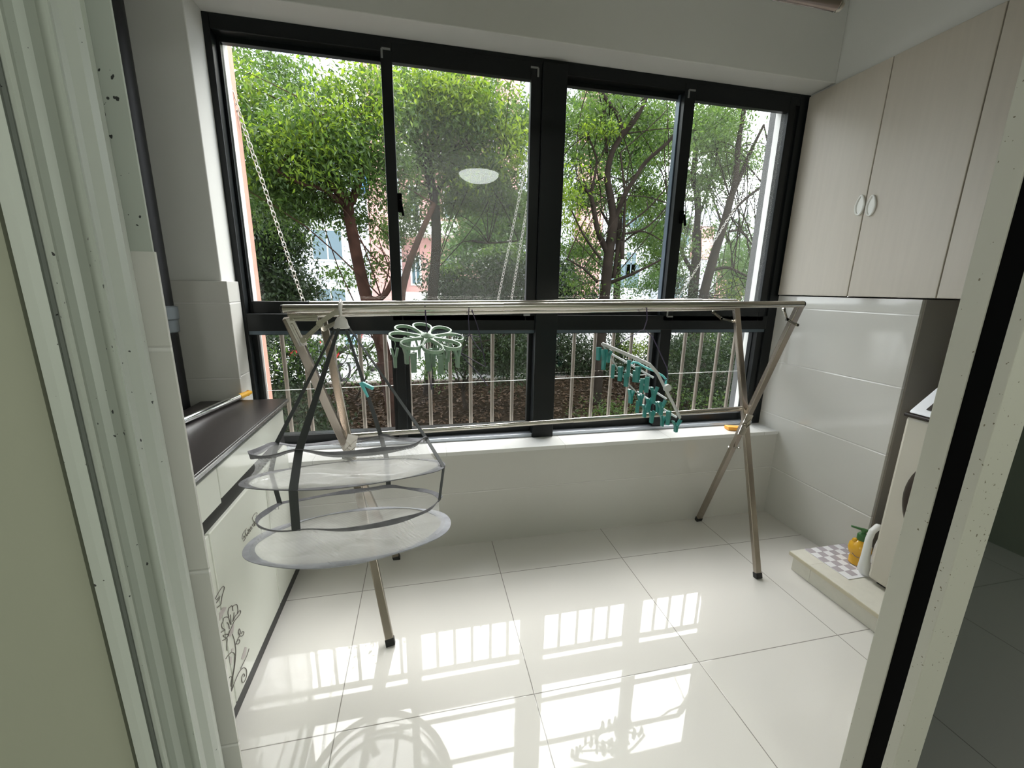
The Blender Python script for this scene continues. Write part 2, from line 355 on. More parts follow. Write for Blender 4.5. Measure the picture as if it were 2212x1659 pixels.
# window wall: parapet with tiles, painted column and lintel
struct('wall_front', B(-1.25, 2.6, YF, 2.42, -.12, .515).box(-1.25, -.815, YF, 2.36, .515, ZC)
       .box(-.815, 2.09, YF, 2.36, 2.392, ZC).box(2.09, 2.6, 2.13, 2.36, .515, ZC), M['paint'], bevel=.004)
struct('trim_1', B(X0, X1-.001, YF-.012, YF, 0, .518), M['walltile'])                       # parapet tiling
struct('trim_2', B(-.80, X1, YF-.018, 2.125, .5155, .5365), M['silltile'], bevel=.002)     # sill tiles
struct('trim_3', B(X0, -.790, YF-.015, YF, .518, 1.358).box(-.815, -.803, YF, 2.125, .5365, 1.358), M['walltile'], bevel=.003)
# right wall: tiled lower part, recess with the washing machine, painted strip above the cabinets
struct('wall_right', B(2.092, 2.62, 1.39, YF+.14, -.12, 1.334).box(2.60, 2.75, .5, 2.13, -.12, ZC).box(2.09, 2.6, .6, 2.13, 2.385, ZC), M['paint'])
struct('trim_4', B(X1-.002, X1+.012, 1.385, 2.128, 0, 1.334), M['walltile'], bevel=.001)
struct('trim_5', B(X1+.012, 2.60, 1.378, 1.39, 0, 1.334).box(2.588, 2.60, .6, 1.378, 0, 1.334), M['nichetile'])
struct('wall_left', B(-1.30, X0, .6, 2.0, 0, ZC), M['paint'])
# doorway between the room and the balcony
def X_at(px, py, Y): return at(px, py, Y).x
xt0, xt1 = X_at(333, 830, .597), X_at(386, 830, .600)
struct('wall_partition', B(-2.3, xt0-.05, .507, .60, 0, ZC).box(1.085, 3.1, .565, .60, 0, ZC).box(xt0-.05, 1.085, .505, .60, 2.42, ZC), M['roompaint'])
pier = B(xt0-.055, xt1, .596, .60, 0, 1.385)
struct('trim_6', pier, M['walltile'])
struct('trim_7', B(xt0-.055, xt1-.002, .597, .60, 1.385, 2.42), M['trim'])
# moulded casing: plan profile extruded upwards
prof = [(97,.505),(97,.488),(122,.486),(146,.487),(151,.500),(160,.501),(164,.487),(172,.482),(182,.485),(188,.496),(205,.506),(225,.511),(245,.509),(262,.500),(268,.495),(273,.512),(285,.520),(310,.530),(325,.540),(333,.556),(334,.598),(97,.598)]
pp = []
for px, Y in prof: pp.append((X_at(px, 830, Y), Y, 0))
pp[-1] = (pp[0][0], .598, 0)
struct('trim_8', MB().prism(pp, (0,0,0), (0,0,2.42)), M['trim'])
struct('trim_9', B(1.003, 1.085, .563, .605, 0, 2.42), M['jamb'], bevel=.002)
struct('trim_10', B(1.006, 1.03, .528, .563, 0, 2.42), M['seal'])
# sliding door leaf
dl = empty('door_1', (1.2, .52, 0), 'white painted sliding door leaf with dark green glass at right of the doorway', kind='structure')
B(1.004, 1.080, .508, .529, .02, 2.38).build('door_stile', M['jamb'], dl, bevel=.002)
B(1.080, 2.0, .508, .529, .02, .12).box(1.080, 2.0, .508, .529, 2.30, 2.38).box(1.92, 2.0, .508, .529, .12, 2.30).build('door_rail', M['jamb'], dl, bevel=.002)
B(1.080, 1.92, .515, .521, .12, 2.30).build('door_glass', M['doorglass'], dl)
# room behind the camera
struct('wall_back', B(-2.4, 3.2, -3.4, -3.28, 0, ZC), M['roompaint'])
struct('wall_side', B(-2.45, -2.3, -3.3, .6, 0, ZC), M['roompaint'])
struct('wall_end', B(3.1, 3.25, -3.3, .6, 0, ZC), M['roompaint'])

# ceiling lamp in the room, seen mirrored in the window pane
LX, LY = .737, -1.23
lamp = empty('ceiling_lamp', (LX, LY, ZC), 'round frosted ceiling lamp mirrored in the second window pane', 'lamp')
MB().lathe((LX, LY, ZC), [(.26,0),(.26,-.03),(.25,-.035)], 40).build('lamp_base', M['whiteplastic'], lamp)
dome = bpy.data.materials.new('lit_lamp_dome'); dome.use_nodes = True
pb = dome.node_tree.nodes['Principled BSDF']; pb.inputs['Base Color'].default_value = (.8,.85,.82,1)
pb.inputs['Emission Color'].default_value = (.93,1.0,.95,1); pb.inputs['Emission Strength'].default_value = 9.0
MB().lathe((LX, LY, ZC-.034), [(.245,0),(.235,-.03),(.20,-.06),(.14,-.085),(.07,-.10),(.01,-.104)], 40).build('lamp_shade', dome, lamp, smooth=True)

# laundry rod under the balcony ceiling
e1 = at(1806, 9, 1.3)
rod = empty('hanging_rod', (.4, 1.3, e1.z), 'brown metal clothes rod hung under the balcony ceiling', 'rod')
MB().tube([(-.3,1.3,e1.z),(e1.x,1.3,e1.z)], .019, 16).build('pole', M['copper'], rod, smooth=True)
MB().lathe((e1.x,1.3,e1.z), [(.0195,0),(.0205,.006),(.017,.018),(.004,.024)], 16, (1,0,0)).build('end_cap', M['steel'], rod, smooth=True)
for x in (.1, .95): MB().bar((x,1.3,e1.z+.015), (x,1.3,ZC), .02, .004).build('hanger_strap', M['copper'], rod)

# ================================================================== WINDOW
YW = 2.128
win = empty('window_1', (.63, YW, .54), 'dark aluminium sliding window with four upper and four lower panes', kind='structure')
fr = M['frame']
fm = B(-.832, -.790, YW, 2.23, .537, 2.392).box(2.028, 2.092, YW, 2.23, .537, 2.392).box(-.79, 2.028, YW, 2.23, 2.335, 2.392)
fm.box(-.79, 2.028, YW-.004, 2.23, 1.135, 1.215)
fm.build('window_frame', fr, win, bevel=.003)
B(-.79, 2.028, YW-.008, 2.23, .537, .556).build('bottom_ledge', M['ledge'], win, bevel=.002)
B(-.79, 2.028, 2.17, 2.23, .556, .600).build('bottom_rail', fr, win, bevel=.002)
B(.582, .702, YW-.022, 2.235, .537, 2.37).build('mullion', fr, win, bevel=.004)
B(-.138, -.092, YW, 2.225, .556, 1.14).build('lower_mullion', fr, win, bevel=.002)
B(1.332, 1.398, YW, 2.225, .556, 1.14).build('lower_mullion', fr, win, bevel=.002)
B(1.985, 2.028, YW+.01, 2.2, .6, 2.335).box(2.005, 2.03, YW+.02, 2.2, .6, 2.335).build('side_track', fr, win)
B(-.79,.582,YW+.006,YW+.012,1.118,1.135).box(.702,2.028,YW+.006,YW+.012,1.118,1.135).build('glazing_bead', M['framelit'], win)
def sash(x0, x1, z0, z1, y, lw, rw, tw, bw, gm, name='sash'):
    o = B(x0, x0+lw, y, y+.03, z0, z1).box(x1-rw, x1, y, y+.03, z0, z1).box(x0+lw, x1-rw, y, y+.03, z1-tw, z1).box(x0+lw, x1-rw, y, y+.03, z0, z0+bw)
    o = o.build(name, fr, win, bevel=.002)
    B(x0+lw, x1-rw, y+.012, y+.018, z0+bw, z1-tw).build('glass_pane', gm, o)
    return o
# outer (recessed) and inner (proud, slid over) sashes
sash(-.79, -.11, 1.205, 2.345, 2.175, .012, .035, .030, .065, M['glass'])
s2 = sash(-.142, .582, 1.185, 2.372, YW-.004, .048, .052, .075, .090, M['hazy'])
s3 = sash(.70, 1.375, 1.205, 2.345, 2.175, .018, .042, .030, .085, M['glass'])
s4 = sash(1.332, 2.00, 1.185, 2.372, YW-.004, .060, .040, .075, .105, M['hazy'])
B(1.326, 1.332, YW+.03, 2.19, 1.21, 2.33).build('lit_stile_side', M['framelit'], win)  # side of the outer stile, its lit look painted as a lighter strip
for x0, x1, gm in ((-.79,-.138,M['lowglass']),(-.092,.582,M['lowglass']),(.702,1.332,M['lowglass']),(1.398,2.0,M['lowglass'])):
    o = B(x0, x0+.02, 2.17, 2.20, .60, 1.135).box(x1-.02, x1, 2.17, 2.20, .60, 1.135).box(x0+.02, x1-.02, 2.17, 2.20, 1.112, 1.135).build('lower_sash', fr, win)
    B(x0+.02, x1-.02, 2.18, 2.186, .60, 1.112).build('glass_pane', gm, o)
# corner brackets and crescent handles
def lbr(px, py, sx, sz, o, w_=.036, h_=.036):
    p = at(px, py, YW-.006)
    MB().box(min(p.x,p.x+sx*w_), max(p.x,p.x+sx*w_), YW-.008, YW-.004, p.z-.004, p.z+.004).box(p.x-.004, p.x+.004, YW-.008, YW-.004, min(p.z,p.z+sz*h_), max(p.z,p.z+sz*h_)).build('corner_bracket', M['bracket'], o)
lbr(824, 104, 1, -1, s2); lbr(1163, 147, -1, -1, s2); lbr(1489, 194, 1, -1, s4); lbr(1441, 684, 1, 1, s4)
for px in (855, 1138):
    p = at(px, 680, YW-.006); B(p.x-.018, p.x+.018, YW-.010, YW-.004, p.z-.006, p.z+.006).build('roller_cover', M['bracket'], s2, bevel=.002)
for px, py, o, s in ((864, 440, s2, 1), (1472, 470, s4, .8)):
    p = at(px, py, YW-.01)
    h = B(p.x-.010, p.x+.010, YW-.016, YW-.004, p.z-.038*s, p.z+.045*s).build('window_handle', M['seal'], o, bevel=.003)
    MB().bar((p.x+.004, YW-.026, p.z+.012), (p.x+.014, YW-.030, p.z-.055*s), .010, .012).bar((p.x, YW-.012, p.z), (p.x+.004, YW-.028, p.z+.01), .016, .014).build('lever', M['seal'], h, bevel=.002)

# ================================================================== BALCONY FITTINGS
# black down pipe in the corner
px_ = empty('drain_pipe', (-1.038, 1.882, 0), 'black vertical drain pipe with a grey collar in the corner', 'pipe')
MB().tube([(-1.038,1.882,0),(-1.038,1.882,ZC)], .080, 28).build('pipe', M['pipe'], px_, smooth=True)
zc = at(375, 690, 1.85).z
MB().lathe((-1.038,1.882,zc-.055), [(.081,0),(.087,.004),(.087,.05),(.092,.055),(.092,.10),(.081,.105)], 28).build('collar', M['pipegrey'], px_, smooth=True)

# ---- low cabinet on the left
CX = -.613
cab = empty('counter_cabinet', (-.88, 1.3, 0), 'white gloss floor cabinet printed with grey line flowers, under a dark worktop', 'cabinet')
B(-1.145, -.945, .64, 1.80, .05, .822).box(-.945, CX-.022, .64, 1.93, .05, .822).build('carcass', M['cabwhite'], cab)
B(-1.12, CX-.006, .66, 1.925, .001, .048).build('plinth', M['cabdark'], cab)
B(CX-.026, CX-.012, .64, 1.93, .03, .822).build('recess_strip', M['cabdark'], cab)
wt = B(-1.145, -.945, .62, 1.81, .832, .852).box(-.945, CX+.012, .62, 1.955, .832, .852).build('worktop', M['counter'], cab, bevel=.003)
B(CX+.012, CX+.016, .62, 1.955, .836, .847).build('edge_strip', M['alu'], wt)
for y0, y1, nm in ((.66,1.296,'drawer'),(1.30,1.915,'drawer')):
    z0 = .700 if y0 < 1 else .712
    d = B(CX-.014, CX, y0, y1, z0, .812).build(nm, M['cabwhite'], cab, bevel=.002)
q = at(575, 945, 1.63)
MB().tube([(CX,1.60,.742),(CX+.022,1.60,.742),(CX+.022,1.66,.742),(CX,1.66,.742)], .004, 8).build('handle', M['chrome'], cab)
for y0, y1 in ((.66,1.20),(1.204,1.628),(1.632,1.915)):
    z1 = .652
    d = B(CX-.014, CX, y0, y1, .052, z1).build('door', M['cabwhite'], cab, bevel=.003)
    if y1 == 1.915:
        MB().tube([(CX,1.66,.60),(CX+.022,1.66,.60),(CX+.022,1.66,.47),(CX,1.66,.47)], .005, 8).build('handle', M['chrome'], d)
    if y0 == 1.204: printdoor = d
# drawn flowers and writing on the cabinet front (positions on the plane X = CX)
def surf(x, y):      # pixel of the photograph -> point on the front
    p = atx(x, y, CX+.0012); return p
def strokes(lines, r, name, m, parent):
    mb = MB()
    for ln in lines:
        pts = [surf(*q) for q in ln]
        if len(pts) > 2:    # smooth
            out = []
            for i in range(len(pts)-1):
                p0 = pts[max(i-1,0)]; p1 = pts[i]; p2 = pts[i+1]; p3 = pts[min(i+2,len(pts)-1)]
                for k in range(5):
                    t = k/5; out.append(.5*((2*p1)+(-p0+p2)*t+(2*p0-5*p1+4*p2-p3)*t*t+(-p0+3*p1-3*p2+p3)*t**3))
            out.append(pts[-1]); pts = out
        mb.tube(pts, r, 5)
    return mb.build(name, m, parent)
def z2(pts): return [(450+x/5.925, 1240+y/5.925) for x, y in pts]
fl = [[(90,318),(130,240),(180,165),(198,158),(205,185),(180,270),(165,350),(160,390),(130,420),(108,435)],
      [(105,330),(135,300),(150,285)],[(105,370),(140,320),(145,300)],
      [(160,750),(190,730),(215,715),(180,690),(172,650),(190,600),(195,570),(225,550),(262,552),(252,500),(262,440),(285,420),(300,405),(308,420),(316,470)],
      [(316,470),(312,420),(340,395),(365,390),(375,420),(378,470),(372,510),(400,470),(414,470),(408,510),(370,560),(330,610),(300,680),(270,740),(250,800),(215,835),(178,852)],
      [(262,552),(270,590),(285,640)],[(320,600),(345,540),(372,510)],
      [(245,820),(200,800),(195,785),(240,770),(262,780)],[(240,620),(262,650),(270,700)],[(285,520),(290,600),(292,650)],[(330,490),(325,560),(310,610)],
      [(310,770),(335,850),(348,930),(352,1000),(346,1100),(335,1200),(315,1320),(300,1480)],
      [(348,910),(375,840),(405,790)],[(405,790),(430,795),(452,770),(455,740),(435,738),(420,765)],[(358,890),(385,895),(405,860),(395,840),(375,850),(362,875)],
      [(400,785),(385,740),(400,700),(410,740),(400,785)],
      [(225,1085),(255,1040),(300,1002),(335,1020),(345,1070)],[(245,830),(238,920),(240,980)],
      [(298,1500),(340,1380),(400,1250),(450,1200),(485,1215),(492,1270),(480,1340),(450,1390),(430,1370),(432,1310),(455,1275),(465,1300),(455,1320)],
      [(415,1210),(460,1120),(500,1030),(522,955)],[(290,1440),(300,1350),(330,1200),(340,1050)],[(270,1330),(285,1310),(300,1320)]]
strokes([z2(l) for l in fl], .0011, 'flower_print', M['ink'], printdoor)
def blotch(polys, name):
    for pl in polys:
        pts = [surf(*q)-Vector((.0008,0,0)) for q in pl]; MB().prism(pts, (0,0,0), (.0004,0,0)).build(name, M['wash'], printdoor)
blotch([z2(l) for l in ([(300,660),(335,640),(325,740),(290,800),(262,805)],[(140,500),(190,425),(240,425),(190,520),(150,600)],[(430,1060),(470,935),(495,940),(480,1050),(445,1095),(425,1090)],
                        [(300,960),(325,945),(330,980),(300,1000)],[(275,1060),(305,1060),(300,1160),(280,1140)])], 'colour_wash')
def z1_(pts): return [(500+x/13.825, 1080+y/13.825) for x, y in pts]
tw = [[(450,855),(380,940),(335,1030),(320,1110),(330,1165),(370,1150),(390,1100),(375,1070),(360,1120)],
      [(430,900),(410,970),(430,1040),(425,1110),(400,1180),(370,1225),(350,1220)],
      [(430,1010),(450,1040),(460,1075),(490,1040),(480,980),(510,1010),(520,960),(500,900),(480,890)],
      [(530,900),(520,870),(540,870),(570,910),(565,940),(535,920),(530,900)],
      [(575,870),(570,810),(590,800),(615,840),(605,875),(580,860)],
      [(650,780),(620,750),(640,710),(680,720),(700,760),(660,790)],[(690,760),(670,640),(640,580),(625,550),(640,500),(690,420),(745,375),(770,410)],
      [(690,640),(710,700),(740,700),(715,620),(745,690),(765,720),(740,755)],[(730,500),(750,460),(770,440)]]
strokes([z1_(l) for l in tw], .0009, 'script_writing', M['ink'], printdoor)
strokes([z1_([(905,1450),(930,1380),(1000,1300),(1050,1310)])], .0012, 'small_print', M['wash'], printdoor)

# telescopic pole with the yellow grip lying on the counter
P1 = atz(398, 908, .868); P2 = at(516, 856, 1.80); P2.z = .868
P2 = atz(517, 857, .868); d = (P2-P1).normalized(); P0 = P1-d*.45; P3 = P2+d*.085
pole = empty('telescopic_pole', P1, 'chrome pole with yellow grip lying across the dark worktop', 'pole')
MB().tube([P0, P2], .0125, 16).build('tube', M['chrome'], pole, smooth=True)
g = MB().tube([P2-d*.004, P2+d*.006, P3-d*.03, P3-d*.008, P3], [.0145,.0155,.0135,.012,.008], 16, sq=.8).build('grip', M['yellow'], pole, smooth=True)
MB().lathe(P3-d*.018-Vector((0,0,.0125)), [(.005,0),(.005,.025)], 12).build('hang_hole', M['orange'], g)

# ---- upper cabinet on the right
ZB, ZT = 1.340, 2.378
uc = empty('wall_cabinet', (2.2, 1.36, ZB), 'tall beige laminate wall cabinet with oval white handles, beside the window', 'cabinet')
B(2.092, 2.588, .61, 2.118, ZB+.004, ZT).build('carcass', M['beige'], uc)
for y0, y1, hy in ((1.703,2.118,1.722),(1.331,1.699,1.668),(.962,1.327,None),(.612,.958,None)):
    d = B(2.070, 2.090, y0, y1, ZB, ZT).build('door', M['beige'], uc, bevel=.0025)
    if hy:
        zc = atx(1862 if hy > 1.7 else 1889, 442, 2.06).z
        a = []
        for k in range(20):
            t = 2*PI*k/20; rr = 1 if math.sin(t) < 0 else (1-.35*math.sin(t))
            a.append((2.066-.0, hy+.019*math.cos(t)*rr, zc+.043*math.sin(t)))
        MB().prism(a, (0,0,0), (.006,0,0)).build('handle', M['handle'], d, bevel=.002)
        MB().tube(a, .005, 8, closed=True).build('handle_rim', M['handle'], d, smooth=True)

# ---- washing machine on its platform
pf = empty('washer_platform', (2.1, 1.0, 0), 'low cream board platform under the washing machine, worn along its lip', 'platform')
B(1.772, 2.085, 1.37, 1.468, .001, .078).box(1.772, 2.58, .61, 1.37, .001, .078).build('base', M['platform'], pf, bevel=.002)
top = B(1.760, 2.085, 1.37, 1.480, .078, .098).box(1.760, 2.586, .61, 1.37, .078, .098).build('top_board', M['platform'], pf, bevel=.0015)
B(1.757, 1.760, .61, 1.480, .079, .096).build('edge_strip', M['platedge'], pf)
wm = empty('washing_machine', (2.2, .94, .098), 'beige front loading washing machine with dark round door, in the recess', 'washing machine')
WX = 1.915
B(WX, 2.52, .635, 1.232, .118, .872).build('body', M['washer'], wm, bevel=.012)
B(WX+.03, 2.50, .66, 1.21, .098, .118).build('foot_base', M['black'], wm)
B(WX-.008, 2.53, .630, 1.238, .872, .886).build('top_rim', M['washdark'], wm, bevel=.004)
pan = [(WX+.002,1.23,.888),(WX+.012,1.23,.900),(2.04,1.23,.990),(2.50,1.23,.990),(2.50,1.23,.888)]
MB().prism(pan, (0,0,0), (0,-.59,0)).build('control_panel', M['washwhite'], wm, bevel=.006)
dv = Vector((2.04-WX-.012, 0, .09)).normalized(); nv = Vector((-dv.z, 0, dv.x))
c = Vector((WX+.012, 1.185, .900))
MB().prism([c+dv*.015, c+dv*.085, c+dv*.085+Vector((0,-.5,0)), c+dv*.015+Vector((0,-.5,0))], (0,0,0), nv*.004).build('control_recess', M['washdark'], wm, bevel=.001)
dc = Vector((WX, .925, .565))
MB().lathe(dc, [(.245,0),(.245,.012),(.225,.03),(.20,.036),(.17,.020),(.01,.012)], 56, (-1,0,0)).build('door', M['washdark'], wm, smooth=True)
# checked mat, soap bottle, detergent bottle
tm = empty('checked_mat', (2.0,1.42,.098), 'small grey and white checked mat on the washer platform', 'mat')
B(1.84, 2.088, 1.25, 1.474, .0985, .1010).build('backing', M['mat_a'], tm)
mb = MB()
for i in range(7):
    for j in range(6):
        if (i+j) % 2:
            mb.box(1.842+i*.035, 1.842+i*.035+.035, 1.265+j*.035, 1.265+j*.035+.035, .1011, .1016)
mb.build('checks', M['mat_b'], tm)
sb = Vector((1.990, 1.335, .1018))
so = empty('soap_dispenser', sb, 'round amber soap dispenser with green pump and smiling line on the checked mat', 'soap dispenser')
MB().lathe(sb, [(.026,0),(.033,.004),(.034,.03),(.030,.042),(.040,.055),(.045,.075),(.042,.10),(.028,.118),(.018,.125)], 28).build('body', M['soap'], so, smooth=True)
toC = Vector((-sb.x, -sb.y, 0)).normalized(); side = Vector((-toC.y, toC.x, 0))
for s in (-1, 1):
    e = sb+side*s*.024+toC*.012+Vector((0,0,.110)); MB().lathe(e, [(.004,0),(.010,.003),(.011,.010),(.007,.017),(.001,.019)], 14).build('ear', M['soap'], so, smooth=True)
sm = []
for k in range(9):
    t = -.55+1.1*k/8; dirv = toC*math.cos(t)+side*math.sin(t); sm.append(sb+dirv*.0435+Vector((0,0,.052+.035*(t*t))))
MB().tube(sm, .0013, 6).build('smile_line', M['ink'], so)
MB().lathe(sb+Vector((0,0,.125)), [(.020,0),(.021,.004),(.021,.026),(.016,.032),(.006,.036),(.006,.052)], 20).build('pump_collar', M['green'], so, smooth=True)
ph = sb+Vector((0,0,.172))
MB().bar(ph+Vector((.012,-.012,.003)), ph+Vector((-.040,.030,.012)), .012, .010, side=(0,0,1), w2=.006, t2=.008).lathe(ph-Vector((0,0,.006)), [(.010,0),(.012,.006),(.011,.014),(.004,.017)], 14).build('pump_head', M['green'], so, smooth=True)
db = Vector((1.885, 1.165, .0985))
de = empty('detergent_bottle', Vector((1.89,1.26,.0985)), 'white plastic detergent bottle with a looped handle between soap dispenser and washing machine', 'bottle')
bc = at(1906, 1225, 1.292); bc.z = .1015
MB().lathe(bc, [(.034,0),(.044,.004),(.046,.03),(.044,.09),(.036,.14),(.026,.175),(.018,.20),(.017,.225)], 24).build('body', M['bottle'], de, smooth=True)
hp = [at(1874,1248,1.268), at(1866,1226,1.270), at(1870,1200,1.272), at(1877,1165,1.272), at(1884,1148,1.274), at(1896,1138,1.278), at(1908,1142,1.285)]
MB().tube(hp, [.026,.024,.0165,.0135,.013,.0135,.015], 16).build('handle', M['bottle'], de, smooth=True)
MB().lathe(bc, [(.017,.20),(.018,.25),(.016,.28),(.009,.315)], 20, (.02,-.02,1)).build('neck', M['bottle'], de, smooth=True)
# ================================================================== CLOTHES RACK
T1r, T2r = Vector((1.545,1.82,1.306)), Vector((1.528,1.45,1.318))
F1r, F2r = Vector((1.564,1.444,.0)), Vector((1.588,1.955,.0))
T1l, T2l = Vector((-.407,1.82,1.262)), Vector((-.412,1.45,1.258))
F1l, F2l = Vector((-.165,1.386,.0)), Vector((-.155,1.92,.0))
rk = empty('clothes_rack', (.6,1.65,0), 'folding stainless steel clothes rack with crossed legs, standing across the balcony', 'drying rack')
def leg(a, b, w=.031, t=.021):
    d = (b-a).normalized(); o = MB().bar(a+d*.02, b, w, t, side=(1,0,.0)).build('leg', M['steeldark'], rk, bevel=.003)
    MB().bar(a, a+d*.028, w+.003, t+.003, side=(1,0,0)).build('foot_cap', M['black'], o, bevel=.002); return o
off = Vector((.016,0,0))
leg(F1r-off*.5, T1r-off*.5-Vector((0,0,.012))); leg(F2r+off*.5, T2r+off*.5-Vector((0,0,.012)))
leg(F1l+off*.5, T1l+off*.5-Vector((0,0,.012))); leg(F2l-off*.5, T2l-off*.5-Vector((0,0,.012)))
fl_, frt = at(612, 667, 1.45), at(1733, 657, 1.45)
frt = at(1733, 657, 1.45)
MB().tube([fl_, frt], .0135, 18).build('front_rod', M['steel'], rk, smooth=True)
dF = (frt-fl_)
MB().tube([fl_+dF*.36, fl_+dF*.80], .0148, 18).build('rod_sleeve', M['steel'], rk, smooth=True)
MB().lathe(fl_, [(.0125,-.003),(.0125,.006),(.009,.008)], 16, -dF).build('end_cap', M['black'], rk)
MB().lathe(frt, [(.0125,-.003),(.0125,.006),(.009,.008)], 16, dF).build('end_cap', M['black'], rk)
# lower front rod just beneath
MB().tube([fl_+Vector((.004,.030,-.020)), frt+Vector((-.30,.03,-.018))], .0105, 16).build('second_rod', M['steel'], rk, smooth=True)
rl, rr_ = at(690, 657, 1.82), at(1590, 651, 1.82)
rl.x = -.44
MB().tube([rl, rr_], .0115, 18).build('rear_rod', M['steel'], rk, smooth=True)
MB().tube([rl+(rr_-rl)*.55, rl+(rr_-rl)*.9], .0130, 18).build('rod_sleeve', M['steel'], rk, smooth=True)
Jl, Jr = at(752, 942, 1.66), at(1626, 881, 1.68)
MB().tube([Jl, Jr], .0105, 16).build('cross_rod', M['steel'], rk, smooth=True)
MB().tube([Jl+(Jr-Jl)*.5, Jr], .0118, 16).build('rod_sleeve', M['steel'], rk, smooth=True)
# brackets at the corners
def corner(p, q, inward, s):      # p top corner, q direction down the leg
    dn = (q-p).normalized()
    a = p+Vector((inward*.085,-.014,-.012)); b = p+Vector((0,-.014,-.012)); c = p+dn*.115+Vector((0,-.014,0))
    o = MB().bar(b, a, .020, .004, side=(0,0,1)).bar(b, c, .024, .004, side=(1,0,0))
    o.bar(b+Vector((inward*.012,-.003,-.004)), a+Vector((0,-.003,0)), .007, .003, side=(0,0,1)).bar(b+dn*.02-Vector((0,.003,0)), c-Vector((0,.003,0)), .008, .003, side=(1,0,0))
    o = o.build('corner_bracket', M['steel'], rk, bevel=.002)
    return o
corner(T2l, F2l, 1, 1)
def strut(a, b, name='brace', w=.015):
    d = (b-a).normalized(); m_ = MB().bar(a, b, w, .003, side=(0,0,1))
    m_.bar(a+d*.012-Vector((0,.003,0)), b-d*.012-Vector((0,.003,0)), w*.35, .003, side=(0,0,1))
    for p in (a, b): m_.lathe(p, [(w*.62,-.004),(w*.62,.004)], 14, (0,1,0))
    return m_.build(name, M['steel'], rk)
strut(at(690, 698, 1.43), at(728, 672, 1.43)); strut(at(655, 735, 1.45), at(693, 700, 1.44)); strut(at(700, 710, 1.60), at(733, 694, 1.60))
strut(at(1693, 668, 1.47), at(1700, 690, 1.47), w=.010)
strut(at(1700, 690, 1.47), at(1722, 702, 1.47), w=.010)
strut(at(1541, 674, 1.80), at(1558, 688, 1.80), w=.012); strut(at(1558, 688, 1.80), at(1582, 694, 1.80), w=.010)
# z-shaped hinge plates at the crossings
def hinge(c, s=1):
    m_ = MB().bar(c+Vector((-.014,-.016,-.052)), c+Vector((.016,-.020,.05)), .038, .004, side=(1,0,0))
    for k in (-1, 1):
        z = k*.012
        pts = [c+Vector((-.026,-.022,z-.012)), c+Vector((-.008,-.022,z+.010)), c+Vector((.004,-.022,z-.006)), c+Vector((.026,-.022,z+.016))]
        m_.tube(pts, .0022, 6)
    m_.lathe(c+Vector((0,-.022,0)), [(.006,-.003),(.006,.003)], 12, (0,1,0))
    return m_.build('hinge_plate', M['steel'], rk, bevel=.001)
hinge(at(1604, 915, 1.62)); hinge(at(757, 962, 1.60))
strut(at(1575, 966, 1.75), at(1597, 967, 1.70), w=.008)

# ================================================================== FOLDING NET BASKET
bk = empty('net_drying_basket', (-.24,1.30,.55), 'two tier round grey net drying basket hanging by dark straps from the rack', 'hanging basket')
TILT = -.3
def rp(c, r, a, dz=0): return Vector((c[0]+r*math.cos(a), c[1]+r*math.sin(a), c[2]+TILT*r*math.sin(a)+dz))
NR = Vector((0,-TILT,1)).normalized()
R1 = ((-.270,1.396,.832), .270); R2 = ((-.237,1.293,.775), .285); R3 = ((-.229,1.282,.664), .270); R4 = ((-.229,1.248,.590), .285)
A0 = math.radians(-105)
angs = [A0+math.radians(x) for x in (0, 92, 176, 262)]
def sag(a, amp):
    m_ = min(abs(((a-q+PI) % (2*PI))-PI) for q in angs)
    return -amp*(1-math.exp(-(m_/.22)**2))+amp*.3
def band(R_, wid, mode, amp, name, m, N=120):
    pts = []; dirs = []; ws = []
    for i in range(N+1):
        a = 2*PI*i/N; p = rp(R_[0], R_[1], a, sag(a, amp)); pts.append(p)
        rad = Vector((math.cos(a), math.sin(a), TILT*math.sin(a))).normalized()
        if mode == 'brim': u = rad*.9+NR*.15*math.sin(5*a)
        else:
            tw_ = .5+.5*math.sin(3*a+1); u = NR*(1-.6*tw_)+rad*(.2+.8*tw_)
        dirs.append(u); ws.append(wid*(1+.25*math.sin(4*a+.7)+.12*math.sin(11*a)) if mode != 'brim' else wid*(1+.12*math.sin(2*a+2)))
    return MB().ribbon(pts, ws, dirs, .002).build(name, m, bk, smooth=True)
band(R1, .019, 'rim', .020, 'rim_band', M['tape']); band(R2, .022, 'brim', 0, 'base_band', M['tape'])
band(R3, .014, 'rim', .010, 'rim_band', M['tape']); band(R4, .029, 'brim', 0, 'base_band', M['tapelight'])
def net_floor(R_, name, depth):
    mb = MB(); N, K = 72, 14; vs = [Vector(R_[0])-NR*depth]; fs = []
    for k in range(1, K+1):
        for i in range(N):
            a = 2*PI*i/N; f = k/K; r = R_[1]*f
            wr = .006*math.sin(3*a+5*f)*math.sin(PI*f)+.004*math.sin(7*a-9*f)*math.sin(PI*f)
            vs.append(rp(R_[0], r, a)-NR*(depth*(1-f*f)+wr))
    for i in range(N): fs.append((0, 1+i, 1+(i+1) % N))
    for k in range(K-1):
        for i in range(N): fs.append((1+k*N+i, 1+(k+1)*N+i, 1+(k+1)*N+(i+1) % N, 1+k*N+(i+1) % N))
    return mb.add(vs, fs).build(name, M['net2'], bk, smooth=True)
